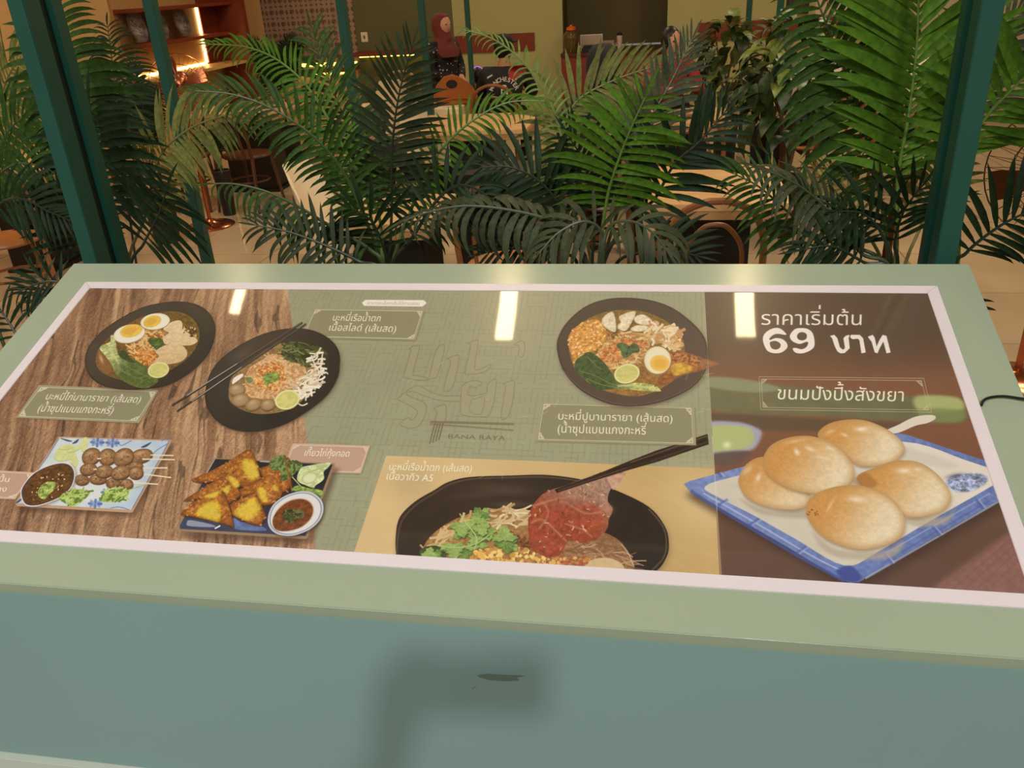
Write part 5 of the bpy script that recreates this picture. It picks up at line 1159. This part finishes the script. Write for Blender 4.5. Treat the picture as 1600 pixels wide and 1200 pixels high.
# the seated man seen from behind
m_jer = M('black_jersey', (18, 14, 18), .7, var=.1); m_cap = M('black_cap', (22, 18, 20), .8)
t, top = person('seated man seen from behind in black and red jersey with white lettering', (-1.03, 6.86, 0), PI + .06, sit_pose(), m_skin, m_jer, (0, -.05, 1.13), -.45, m_dk, m_hair, None, sleeve_to='el', s=1.0)
hc = Vector((0, -.05, 1.15)); R = Matrix.Rotation(-.45, 4, 'Z')
mm = MB(); mm.ball(hc + R @ Vector((0, .0, .055)), (.088, .10, .075), 18, 10); mm.f = [f for f in mm.f if min(mm.v[i][2] for i in f) > hc.z + .02]; mm.build('cap', m_cap, t, True)
MB().prism([(R @ Vector((x, y, 0))).xy for x, y in ((-.07, -.07), (-.06, -.14), (0, -.17), (.06, -.14), (.07, -.07))], hc.z + .05, hc.z + .06, Matrix.Translation((hc.x, hc.y, 0))).build('cap_brim', m_cap, t)
bvh = BVHTree.FromPolygons([v.co.copy() for v in top.data.vertices], [tuple(p.vertices) for p in top.data.polygons])
def onback(x, z, off=.0035):
    h = bvh.ray_cast(Vector((x, .6, z)), Vector((0, -1, 0)))[0]; return Vector((x, (h.y if h else .12) + off, z))
m_white = M('jersey_white', (214, 202, 190), .6); m_jred = M('jersey_red', (170, 30, 24), .6)
def patch(name, polyp, mat, off):
    """flat shape laid on the back of the jersey (x to the wearer's right is +x seen from behind)"""
    q = MB(); q.add([onback(-x, z, off) for x, z in polyp], [tuple(range(len(polyp)))[::-1]]); return q.build(name, mat, t)
for i in range(9):
    for j in range(6):
        x0, x1 = .045 + i * .017, .045 + (i + 1) * .017; za, zb_ = .90 + j * .02, .92 + j * .02
        if (x0 - .045) * .55 + .90 < zb_ + .001 and bvh.ray_cast(Vector((-x1, .6, za)), Vector((0, -1, 0)))[0]: patch('red_panel', [(x0, za), (x1, za), (x1, zb_), (x0, zb_)], m_jred, .0022)
red = [o for o in t.children if o.name.startswith('red_panel')]
mr = MB()
for o in red: mr.add([v.co for v in o.data.vertices], [tuple(p.vertices) for p in o.data.polygons])
for o in red: bpy.data.objects.remove(o)
mr.build('red_panel', m_jred, t)
ltr = MB()
def letters(body, cx, cz, rad, a_mid, span, size):
    n_ = len(body)
    for i, ch in enumerate(body):
        cu = bpy.data.curves.new('l', 'FONT'); cu.body = ch; cu.align_x = 'CENTER'; cu.size = size; cu.offset = size * .02
        ob = bpy.data.objects.new('l', cu); COL.objects.link(ob); me_ = bpy.data.meshes.new_from_object(ob)
        a = a_mid + span * (.5 - (i + .5) / n_)
        P = []
        for v in me_.vertices:
            rx = rad + v.co.y; tx = v.co.x; x = cx + rx * math.cos(a) + tx * math.sin(a); z = cz + rx * math.sin(a) - tx * math.cos(a); P.append(onback(-x, z, .005))
        ltr.add(P, [tuple(p.vertices) for p in me_.polygons]); bpy.data.objects.remove(ob); bpy.data.meshes.remove(me_); bpy.data.curves.remove(cu)
letters('MANCHESTER', .0, .79, .105, PI / 2, 2.6, .052)
ltr.build('lettering', m_white, t)
cr = MB()
for P in ([(-.028, .77), (.034, .77), (.034, .84), (-.028, .84)], [(-.02, .847), (.026, .847), (.018, .865), (-.012, .865)], [(.10, .90), (.16, .93), (.16, .942), (.10, .912)], [(-.15, .92), (-.10, .945), (-.10, .957), (-.15, .934)]): cr.add([onback(-x, z, .004) for x, z in P], [(3, 2, 1, 0)])
cr.build('white_crest', m_white, t)
cr = MB()
for P in ([(-.014, .775), (-.006, .775), (-.004, .83), (-.018, .815)], [(.006, .775), (.014, .775), (.022, .815), (.006, .835)], [(-.006, .805), (.008, .805), (.006, .82), (-.004, .817)]): cr.add([onback(-x, z, .0055) for x, z in P], [(3, 2, 1, 0)])
cr.build('crest_figure', m_dk, t)
# small child with a lit hair band, diners
t, _ = person('small child with glowing purple hair band beside the man', (-1.40, 7.45, 0), PI, sit_pose(), m_skin, m_dk, (0, -.03, 1.12), .2, m_dk, m_hair, None, s=.76)
MB().tube([(.085 * math.cos(a), .0, 1.15 + .115 * math.sin(a)) for a in np.linspace(.1, PI - .1, 16)], .008, 6).build('hair_band', M('purple_glow', (170, 90, 230), emit=1.5), t, True)
person('person in black headscarf seated with back to us before the niche counter', (.02, 4.2, 0), PI - .1, sit_pose(), m_skin, m_dk, (0, -.03, 1.14), .0, m_dk, None, M('black_headscarf', (14, 12, 14), .85), s=1.06)
person('person in black leaning forward behind the second left palm', (-1.38, 4.1, 0), PI - .3, sit_pose(), m_skin, m_dk, (0, -.06, 1.08), .0, m_dk, m_hair, None, s=.86)
person('person in pale headscarf behind the leafy potted trees', (1.50, 5.9, 0), PI + .7, sit_pose(), m_skinl, M('white_blouse', (220, 206, 190), .7), (0, -.03, 1.14), .2, m_dk, None, M('beige_headscarf', (206, 170, 136), .8), s=1.0)
person('person in white shirt and black hair right of the pale headscarf', (2.12, 6.05, 0), PI - .4, sit_pose(), m_skinl, M('white_blouse', (220, 206, 190), .7), (0, -.03, 1.14), .2, m_dk, m_hair, None, s=1.02)
person('person in red shirt hidden behind the grey palm fronds', (.42, 6.9, 0), .3, sit_pose(), m_skinl, M('red_shirt', (160, 30, 26), .7), (0, -.04, 1.13), .3, m_dk, m_hair, None, s=1.0)

for x, y, r, lb, k in ((-1.38, 4.1, PI - .3, 'bentwood chair under the person in black leaning forward', 'dark'), (.02, 4.2, PI - .1, 'bentwood chair under the person in the black headscarf', 'dark'),
                    (1.50, 5.9, PI + .7, 'bentwood chair under the person in the pale headscarf', 'mid'), (2.12, 6.05, PI - .4, 'bentwood chair under the person in the white shirt', 'mid'), (.42, 6.9, .3, 'bentwood chair under the person in the red shirt', 'mid'), (-1.40, 7.45, PI, 'low bentwood chair under the small child', 'mid')):
    c = chair(x, y, r - PI, lb, k)
    if 'child' in lb: c.scale = (.8, .8, .8)

# ------------------------------------------------------------------ artificial palms
m_lf = {  # light put into the leaf colour: olive for lit fronds, darker for low ones
 'bright': M('palm_bright', (86, 122, 34), .5, spec=.12, col2=(58, 92, 24), scale=14, objrand=.25, transl=.18, var=.1),
 'mid': M('palm_mid', (58, 84, 30), .5, spec=.12, col2=(38, 60, 22), scale=14, objrand=.25, transl=.12, var=.1),
 'dark': M('palm_dark', (36, 52, 26), .5, spec=.12, col2=(22, 36, 18), scale=14, objrand=.25, transl=.08, var=.1),
 'grey': M('palm_grey', (78, 82, 56), .55, spec=.12, col2=(54, 60, 40), scale=14, objrand=.25, transl=.08, var=.1),
 'grey2': M('palm_greyish_dark', (54, 62, 38), .5, spec=.12, col2=(38, 46, 28), scale=14, objrand=.2, transl=.08, var=.1), 'pale': M('palm_pale', (126, 150, 74), .5, spec=.12, col2=(96, 122, 50), scale=14, objrand=.2, transl=.2, var=.1),
 'olive': M('palm_olive', (122, 122, 62), .5, spec=.12, col2=(90, 94, 44), scale=14, objrand=.2, transl=.2, var=.1),
}
m_st = {k: M('palm_stem_' + k, c, .45, var=.15, scale=20) for k, c in (('bright', (96, 124, 48)), ('mid', (62, 84, 40)), ('dark', (34, 48, 30)), ('grey', (70, 78, 54)), ('olive', (116, 112, 60)), ('grey2', (44, 50, 32)), ('pale', (110, 130, 66)))}
m_pot = M('black_pot', (24, 20, 18), .5); m_soil = M('pot_soil', (50, 36, 26), .9, var=.3, scale=40, bump=.5)
def leaflet_shape(bend, curve, seg=6):
    """unit leaflet along +x: curves sideways by curve, bends towards -z by bend, folded along the midrib"""
    vs = []; fs = []; x = y = z = 0; a = .08; h = 0
    W = [.018, .042, .052, .051, .043, .027, .0]
    for i in range(seg + 1):
        w = W[i]; ca, sa = math.cos(a), math.sin(a); ch, sh = math.cos(h), math.sin(h)
        for sy, up in ((-1, .3), (0, 0), (1, .3)):
            yy, uu = w * sy, w * up * abs(sy)
            vs.append((x - yy * sh - uu * sa, y + yy * ch, z + uu * ca))
        if i < seg: st_ = 1 / seg; a -= bend / seg; h += curve * (.5 + i / seg) / seg; x += st_ * math.cos(a) * math.cos(h); y += st_ * math.sin(h); z += st_ * math.sin(a)
    for i in range(seg):
        for j in range(2): p = i * 3 + j; fs.append((p, p + 3, p + 4, p + 1))
    return vs, fs
BE = [.1, .5, 1.0, 1.6, 2.2]; CU = [-1.3, -.85, -.4, 0, .4, .85, 1.3]
LS = {(i, j): leaflet_shape(BE[i], CU[j]) for i in range(len(BE)) for j in range(len(CU))}; LM = {}
def lmesh(col, k):
    if (col, k) not in LM:
        me = bpy.data.meshes.new('leaflet'); me.from_pydata(LS[k][0], [], LS[k][1]); me.materials.append(m_lf[col]); me.polygons.foreach_set('use_smooth', [True] * len(me.polygons)); LM[(col, k)] = me
    return LM[(col, k)]
FACE = Vector((-AX_F[0], -AX_F[1], .42)).normalized(); UP = Vector((-.15, -.55, .8)).normalized()
def near(v, L): return min(range(len(L)), key=lambda q: abs(L[q] - v))
def frond_frames(pts, gap, L, droop, rnd, face, skip=3, sides=(1, -1), ang0=68, ang1=26):
    """positions and axes of the leaflets of one frond along its rachis"""
    P = crv(pts, 8); d = [0]
    for i in range(1, len(P)): d.append(d[-1] + (P[i] - P[i - 1]).length)
    s0 = d[min(skip * 8, len(P) - 12)] if skip * 8 < len(P) - 8 else d[len(P) // 3]
    out = []; n = max(6, int((d[-1] - s0) / gap))
    for k in range(n):
        v = (k + .5) / n; s = s0 + (d[-1] - s0) * v; i = max(j for j in range(len(P)) if d[j] <= s + 1e-9); i = min(i, len(P) - 2)
        f = (s - d[i]) / max(1e-6, d[i + 1] - d[i]); p = P[i].lerp(P[i + 1], f); T = (P[i + 1] - P[i]).normalized()
        l = L * min(1, .70 + .9 * v) * (1 if v < .45 else 1 - .60 * ((v - .45) / .55) ** 1.5)
        for sd in sides:
            S = T.cross(face).normalized() * sd; Nn = (S.cross(T) * sd).normalized()
            if Nn.dot(face) < 0: Nn = -Nn
            an = math.radians(ang0 + (ang1 - ang0) * v ** 1.3 + rnd.uniform(-4, 4))
            D = (T * math.cos(an) + S * math.sin(an) + Nn * rnd.uniform(.0, .16)).normalized()
            Z = (Nn + S * rnd.uniform(-.3, .3) + T * rnd.uniform(-.15, .35)); Z = (Z - D * Z.dot(D)).normalized(); Y = Z.cross(D)
            c = -Y.z * droop * 1.15 + rnd.uniform(-.15, .15); b = .15 + droop * max(0, Z.z) * 1.3 + rnd.uniform(-.1, .25)
            out.append((p + D * .002, D, Z, l * rnd.uniform(.9, 1.08), (near(b, BE), near(c, CU))))
    Tt = (P[-1] - P[-2]).normalized(); Z = (face - Tt * face.dot(Tt)).normalized(); out.append((P[-1], Tt, Z, L * .42, (1, 3)))
    return P, out
def lm4(p, D, Z, l, wide=1.0):
    Y = Z.cross(D).normalized(); return Matrix(((D.x * l, Y.x * l * wide, Z.x * l, p.x), (D.y * l, Y.y * l * wide, Z.y * l, p.y), (D.z * l, Y.z * l * wide, Z.z * l, p.z), (0, 0, 0, 1)))
def palm(label, base, fronds, seed, budget=300, pot_r=.16, name='potted_palm', group='artificial palms behind the board', wide=1.0, rach=.0042, gap=.0165):
    rnd = random.Random(seed); b = Vector(base); t = thing(name, label, 'palm', b, 0, group)
    MB().lathe([(pot_r * .72, 0), (pot_r * .78, .02), (pot_r, .34), (pot_r * 1.06, .35), (pot_r * 1.06, .38), (pot_r * .97, .385), (pot_r * .93, .34)], n=24).build('pot', m_pot, t, True)
    MB().lathe([(pot_r * .93, .33), (pot_r * .5, .345), (.001, .35)], n=20).build('soil', m_soil, t, True)
    used = 0; rest = {}
    for fi, F in enumerate(fronds):
        pts, col, L, n, droop = F[:5]; kw = dict(F[5]) if len(F) > 5 else {}
        for q in ('start',): kw.pop(q, None)
        w2 = kw.pop('wide', wide); free = kw.pop('free', False); fc = kw.pop('face', FACE); g = kw.pop('gap', gap)
        pts = [Vector(p) - b for p in pts]
        if not free:
            a = Vector((rnd.uniform(-.03, .03), rnd.uniform(-.03, .03), .33)); q = pts[0]; pts = [a, a.lerp(q, .5) + Vector((0, 0, .04))] + pts
        P, fr_ = frond_frames(pts, g, L, droop, rnd, fc, **kw)
        rr = [rach * (1.6 - 1.25 * i / (len(P) - 1)) for i in range(len(P))]
        f = MB().tube(P, rr, 6).build('frond', m_st[col], t, True)
        for (p, D, Z, l, kk) in fr_:
            if used < budget: piece(lmesh(col, kk), 'leaflet', f, lm4(p, D, Z, l, w2)); used += 1
            else:
                M4 = lm4(p, D, Z, l, w2); rest.setdefault(col, MB()).add([M4 @ Vector(v) for v in LS[kk][0]], LS[kk][1])
    if rest:
        al = MB(); mi = []; mats = []
        for ci, (c_, m_) in enumerate(rest.items()): al.add(m_.v, m_.f); mi += [ci] * len(m_.f); mats.append(m_lf[c_])
        o_ = al.build('small_leaflets', mats, t, True); o_.data.polygons.foreach_set('material_index', mi); tag(o_, kind='stuff')
    return t
def PP(pts, Y):
    """rachis points: photo pixel + distance from the wall of the board"""
    n = len(pts); ys = Y if isinstance(Y, (list, tuple)) else [Y] * n
    if len(ys) == 2 and n != 2: ys = [ys[0] + (ys[1] - ys[0]) * i / (n - 1) for i in range(n)]
    return [aty(x, y, yy) for (x, y), yy in zip(pts, ys)]
S0 = dict(start=.42); S1 = dict(start=.5)
def fb(px, Y): p = aty(px, 430, Y); return (p.x, Y, 0)
palm('tall palm right behind the left thick green post', fb(200, 1.25), [
 (PP([(200, 425), (228, 335), (247, 250), (286, 208), (338, 184), (408, 170)], (1.2, 1.1)), 'olive', .145, 22, .9, S0),
 (PP([(185, 425), (145, 262), (108, 120), (84, -10)], 1.15), 'mid', .185, 26, 1.0, dict(start=.38, ang0=80, ang1=45)),
 (PP([(190, 425), (172, 330), (150, 230), (140, 160)], 1.1), 'dark', .20, 20, .8, dict(start=.34, ang0=80, ang1=50)),
 (PP([(205, 430), (225, 380), (248, 335), (262, 290)], (1.0, .95)), 'dark', .17, 18, .8, dict(start=.45, ang0=85, ang1=50)),
 (PP([(180, 430), (140, 395), (112, 345), (95, 300)], (1.05, 1.0)), 'dark', .15, 16, .5, dict(start=.45, ang0=80, ang1=50)),
 (PP([(215, 425), (190, 240), (178, 120), (168, 40)], (1.7, 2.0)), 'dark', .16, 24, .9, dict(start=.4, ang0=75, ang1=40)),
], 1, wide=1.0)
palm('palm at the far left edge, fronds reaching in front of the beige wall', fb(-60, 1.2), [
 (PP([(-40, 400), (-20, 300), (10, 210), (60, 170), (100, 165)], (1.3, 1.2)), 'mid', .17, 20, 1.0, S0),
 (PP([(-50, 400), (-20, 300), (20, 258), (70, 262), (98, 285)], (1.1, 1.05)), 'mid', .12, 18, .9, S0),
 (PP([(-60, 400), (-30, 250), (5, 140), (30, 95), (75, 75)], (1.5, 1.4)), 'olive', .17, 20, 1.1, S0),
 (PP([(-50, 420), (-10, 330), (30, 310), (75, 330), (110, 345)], (1.0, .95)), 'dark', .13, 18, .6, S0),
], 2)
palm('second palm from the left, tall upright frond and wide arching fronds', fb(600, 1.3), [
 (PP([(610, 425), (612, 325), (613, 230), (624, 145), (645, 70)], (1.15, 1.05)), 'grey2', .145, 27, .35, dict(start=.36, ang0=66, ang1=30)),
 (PP([(598, 425), (572, 345), (536, 268), (488, 212), (425, 170), (365, 148), (305, 142)], (1.1, .95)), 'mid', .115, 26, .85, S0),
 (PP([(600, 425), (590, 330), (541, 238), (489, 147), (440, 98), (387, 74), (325, 69)], (1.25, 1.35)), 'bright', .10, 26, .8, dict(start=.5)),
 (PP([(602, 425), (580, 340), (558, 240), (530, 165), (504, 100), (488, 48)], (1.35, 1.45)), 'mid', .15, 24, 1.1, S0),
 (PP([(604, 430), (578, 390), (520, 356), (468, 324), (418, 300), (370, 288), (335, 287)], (.95, .85)), 'mid', .10, 22, 1.5, dict(face=UP, sides=(-1,), wide=1.5)),
 (PP([(612, 430), (640, 335), (664, 272), (700, 222), (745, 184), (795, 160), (850, 158)], (1.15, 1.25)), 'bright', .088, 24, 1.3, dict(start=.4)),
 (PP([(600, 435), (560, 408), (505, 382), (450, 362), (400, 352)], (.85, .8)), 'grey2', .11, 18, .7, dict(start=.5)),
 (PP([(610, 430), (645, 370), (690, 305), (730, 290), (775, 318), (800, 350)], (1.0, .95)), 'dark', .12, 16, 1.0, dict(start=.5)),
 (PP([(606, 430), (600, 390), (580, 345), (545, 325)], (1.0, .9)), 'dark', .14, 12, .6, dict(start=.5)),
], 3)
palm('middle palm with a bright green frond and grey hanging fronds', fb(925, 1.25), [
 (PP([(935, 425), (946, 325), (958, 275), (980, 215), (1008, 152)], (1.05, .95)), 'bright', .165, 24, .8, dict(start=.42, ang0=75, ang1=40)),
 (PP([(920, 430), (898, 378), (862, 346), (795, 328), (722, 322), (662, 334), (630, 346)], (.9, .82)), 'grey', .125, 24, 1.5, dict(face=UP, gap=.019, wide=1.3)),
 (PP([(915, 425), (898, 330), (884, 245), (862, 165), (820, 100), (772, 62), (722, 46)], (1.3, 1.4)), 'pale', .062, 26, 1.1, dict(start=.42)),
 (PP([(940, 425), (988, 338), (1022, 312), (1054, 256), (1092, 222), (1132, 176)], (1.05, 1.05)), 'dark', .16, 22, .5, dict(start=.42)),
 (PP([(940, 425), (985, 270), (1015, 190), (1050, 125), (1082, 60)], (1.3, 1.4)), 'grey', .13, 20, .3, dict(start=.5, ang0=50, ang1=24)),
 (PP([(925, 425), (900, 300), (880, 215), (900, 160), (960, 125), (1040, 98)], (1.4, 1.5)), 'olive', .155, 22, .9, dict(start=.5)),
 (PP([(935, 430), (940, 365), (912, 346), (872, 364), (842, 396)], (.85, .78)), 'grey', .12, 16, .9, dict(face=UP, gap=.018, wide=1.2)),
 (PP([(940, 430), (950, 358), (985, 346), (1018, 362), (1042, 392)], (.85, .78)), 'grey', .12, 16, .9, dict(face=UP, gap=.018, wide=1.2)),
 (PP([(915, 430), (890, 350), (850, 290), (800, 262), (750, 262)], (1.1, 1.05)), 'dark', .16, 20, .8, dict(start=.45)),
 (PP([(925, 430), (930, 330), (915, 260), (890, 215)], (1.2, 1.15)), 'dark', .16, 16, .7, dict(start=.4)),
 (PP([(905, 430), (880, 395), (820, 385), (760, 395)], (.95, .9)), 'dark', .13, 14, .7, dict(start=.5)),
 (PP([(955, 430), (1000, 395), (1040, 390), (1090, 400)], (.95, .9)), 'dark', .12, 14, .6, dict(start=.5)),
], 4)
palm('big right palm with the largest upright frond beside the right green post', fb(1395, 1.3), [
 (PP([(1398, 425), (1403, 280), (1418, 190), (1430, 100), (1435, 10), (1437, -80), (1432, -190)], 1.1), 'bright', .25, 30, .45, dict(start=.38, ang0=58, ang1=34)),
 (PP([(1388, 425), (1374, 300), (1346, 190), (1320, 110), (1290, 35), (1262, -40)], (1.15, 1.1)), 'mid', .175, 28, .8, dict(start=.40, ang0=76, ang1=50)),
 (PP([(1392, 430), (1345, 395), (1295, 330), (1245, 288), (1185, 262)], (.95, .85)), 'grey', .115, 20, 1.4, dict(face=UP, gap=.018, wide=1.2)),
 (PP([(1385, 430), (1335, 385), (1270, 365), (1230, 330), (1186, 292), (1148, 272)], (1.0, .95)), 'mid', .13, 20, .8, dict(start=.45)),
 (PP([(1400, 430), (1398, 380), (1412, 330), (1440, 292)], (1.0, .95)), 'dark', .15, 16, .7, dict(start=.4)),
 (PP([(1410, 430), (1440, 350), (1468, 270), (1480, 190)], (1.25, 1.3)), 'olive', .13, 18, .6, dict(start=.45)),
 (PP([(1380, 430), (1345, 350), (1320, 300), (1275, 270)], (1.15, 1.1)), 'olive', .10, 16, .8, dict(start=.45)),
 (PP([(1395, 435), (1350, 410), (1300, 385), (1255, 390)], (.9, .85)), 'dark', .13, 16, .7, dict(start=.45)),
 (PP([(1392, 430), (1380, 370), (1350, 335), (1310, 330)], (.95, .9)), 'dark', .13, 16, .7, dict(start=.4)),
], 5)
palm('palm right of the right green post, one bright frond above a dark one', fb(1510, 1.2), [
 (PP([(1495, 425), (1505, 250), (1542, 182), (1575, 146), (1612, 112), (1660, 80)], (1.1, 1.0)), 'bright', .20, 22, .5, dict(start=.5, ang0=70, ang1=45)),
 (PP([(1490, 430), (1510, 395), (1555, 358), (1600, 334), (1650, 322)], (.95, .85)), 'dark', .14, 20, .7, dict(start=.4)),
 (PP([(1485, 440), (1500, 465), (1508, 510), (1500, 550)], (.82, .84)), 'dark', .09, 14, .4, dict(start=.6)),
 (PP([(1490, 425), (1510, 200), (1550, 70), (1600, 10)], (1.4, 1.5)), 'grey', .17, 20, .5, dict(start=.5)),
], 6)
palm('low palm at the left below the leftmost chair, spiky grey-green leaves', fb(70, 1.15), [
 (PP([(110, 545), (92, 500), (75, 455), (55, 420)], (.85, .9)), 'grey', .10, 14, .3, dict(start=.55, ang0=75, ang1=35)),
 (PP([(60, 580), (30, 530), (5, 490), (-10, 470)], (.85, .9)), 'dark', .10, 12, .3, dict(start=.5)),
 (PP([(125, 480), (100, 445), (70, 440), (30, 455)], (.9, .85)), 'dark', .10, 12, .3, dict(start=.55)),
], 7)
# small palms deeper in the room
def star(c, h, n, L, seed, tilt=.5):
    r = random.Random(seed); out = []
    for k in range(n):
        a = 2 * PI * k / n + r.uniform(-.3, .3); q = tilt * r.uniform(.6, 1.3); hh = h * r.uniform(.75, 1.05)
        out.append(([Vector((c[0] + q * math.cos(a) * f ** 1.3, c[1] + q * math.sin(a) * f ** 1.3, .4 + hh * (f - .28 * f ** 3.2))) for f in (.1, .35, .6, .8, 1.0)], 'dark', L, 20, .8, dict(gap=.014)))
    return out
b1 = aty(432, 100, 7.9); palm('dark feathery palm on the counter side before the patterned tiles', (b1.x, 7.9, 0), star((b1.x, 7.9), 1.25, 7, .15, 21, .34), 8, 60, .13, 'small_palm', 'small palms deeper in the room', rach=.003)
b2 = aty(215, 180, 4.9); palm('thin dark palm in front of the wall shelf beside the thin post', (b2.x, 4.9, 0), star((b2.x, 4.9), 1.3, 7, .14, 22, .26), 9, 60, .12, 'small_palm', 'small palms deeper in the room', rach=.003)
b3 = aty(322, 275, 5.55); palm('smallest palm on the floor right of the copper fan pole', (b3.x + .06, 5.7, 0), star((b3.x + .06, 5.7), .45, 8, .11, 23, .16), 10, 40, .07, 'small_palm', 'small palms deeper in the room', rach=.003)

# leafy potted trees
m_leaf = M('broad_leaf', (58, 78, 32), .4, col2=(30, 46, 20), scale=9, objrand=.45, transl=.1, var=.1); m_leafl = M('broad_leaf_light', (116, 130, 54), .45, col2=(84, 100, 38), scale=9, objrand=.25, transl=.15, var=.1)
m_bark = M('bark', (96, 70, 44), .8, var=.2, scale=30)
def broad(mat):
    vs = []; fs = []; W = [.04, .17, .235, .2, .11, .0]; x = z = 0; a = .3
    for i, w in enumerate(W):
        for sy in (-1, 0, 1): vs.append((x, w * sy, z + abs(sy) * w * .25))
        a -= .28; x += .2 * math.cos(a); z += .2 * math.sin(a)
    for i in range(5):
        for j in range(2): p = i * 3 + j; fs.append((p, p + 3, p + 4, p + 1))
    me = bpy.data.meshes.new('leaf'); me.from_pydata(vs, [], fs); me.materials.append(mat); me.polygons.foreach_set('use_smooth', [True] * len(me.polygons)); return me
BL, BLL = broad(m_leaf), broad(m_leafl)
def tree(label, x, y, h, n, seed, spread=.26, size=.14, potz=.4):
    r = random.Random(seed); t = thing('potted_tree', label, 'tree', (x, y, 0), 0, 'leafy potted trees')
    MB().lathe([(.10, 0), (.12, potz), (.13, potz + .01), (.12, potz + .02), (.10, potz - .02)], n=4 if seed % 2 else 20).build('pot', m_pot, t)
    for k in range(4):
        a = k * 1.7 + seed; e = Vector((math.cos(a) * spread * .45, math.sin(a) * spread * .45, h * (.8 + .06 * k)))
        MB().tube(crv([(math.cos(a) * .03, math.sin(a) * .03, potz - .03), (math.cos(a + 1) * .05, math.sin(a + 1) * .05, h * .5), e], 4), [.014 - .0008 * i for i in range(9)], 7).build('trunk', m_bark, t, True)
    for k in range(n):
        u = r.random(); a = r.uniform(0, 2 * PI); rr = spread * (.25 + .75 * r.random() ** .5) * math.sin(PI * (.22 + .7 * u)); p = Vector((rr * math.cos(a), rr * math.sin(a), h * (.52 + .5 * u)))
        el = r.uniform(-1.2, .5) + (u - .3) * .9; D = Vector((math.cos(a + r.uniform(-.6, .6)) * math.cos(el), math.sin(a + r.uniform(-.6, .6)) * math.cos(el), math.sin(el))).normalized(); Z = Vector((0, 0, 1)) - D * D.z; Z = Z.normalized()
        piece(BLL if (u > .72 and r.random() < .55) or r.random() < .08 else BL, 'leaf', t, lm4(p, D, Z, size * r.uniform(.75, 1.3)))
    return t
tree('leafy potted tree with light top leaves beside the right big palm', 1.20, 5.0, 1.36, 210, 3, .36, .19)
tree('farther leafy potted tree just left of the thin post on bare floor', .98, 7.6, 1.22, 150, 4, .36, .2)

# ------------------------------------------------------------------ the photographer's phone, hand and forearm (they throw the soft shadow on the teal panel)
CM = co.matrix_world.copy()
t = thing('person', 'hand and forearm of the photographer raised in front of the menu stand', 'person', CM.translation)
def C3(x, y, z): return CM @ Vector((x, y, z)) - CM.translation
K = {'elb': (C3(-.20, -.30, .30), .045), 'fo': (C3(-.16, -.17, .15), .042), 'wr': (C3(-.125, -.09, .06), .030), 'pa': (C3(-.115, -.04, .03), (.040, .022)), 'pb': (C3(-.112, .0, .025), (.036, .020))}
Eg = [('elb', 'fo'), ('fo', 'wr'), ('wr', 'pa'), ('pa', 'pb')]
for i in range(4):
    y = .022 - i * .021; K['a%d' % i] = (C3(-.108, y - .01, .024), .0105); K['b%d' % i] = (C3(-.106, y - .012, -.004 + .012), .0095); K['c%d' % i] = (C3(-.088, y - .012, .002), .0085); K['d%d' % i] = (C3(-.072, y - .012, .0035), .0075)
    Eg += [('pb' if i < 2 else 'pa', 'a%d' % i), ('a%d' % i, 'b%d' % i), ('b%d' % i, 'c%d' % i), ('c%d' % i, 'd%d' % i)]
K['t0'] = (C3(-.10, -.045, .034), .012); K['t1'] = (C3(-.07, -.035, .028), .0095); K['t2'] = (C3(-.045, -.03, .024), .008); Eg += [('pa', 't0'), ('t0', 't1'), ('t1', 't2')]
skin_mesh(K, Eg, 'hand', m_skin, t, 1, 'wr')
skin_mesh({'elb': (C3(-.205, -.31, .31), .056), 'fo': (C3(-.16, -.17, .15), .050), 'wr': (C3(-.135, -.11, .08), .042)}, [('elb', 'fo'), ('fo', 'wr')], 'sleeve', m_dk, t, 1, 'fo')
t = thing('smartphone', 'black smartphone held sideways in the raised hand', 'phone', CM.translation)
m = MB().box((-.094, -.067, .0015), (.066, .011, .0095), .002); m.v = [tuple(C3(*v)) for v in m.v]; m.build('phone_body', m_black, t)
m = MB().box((-.09, -.064, .0096), (.062, .008, .0099)); m.v = [tuple(C3(*v)) for v in m.v]; m.build('screen', M('phone_screen', (30, 32, 34), .1), t)
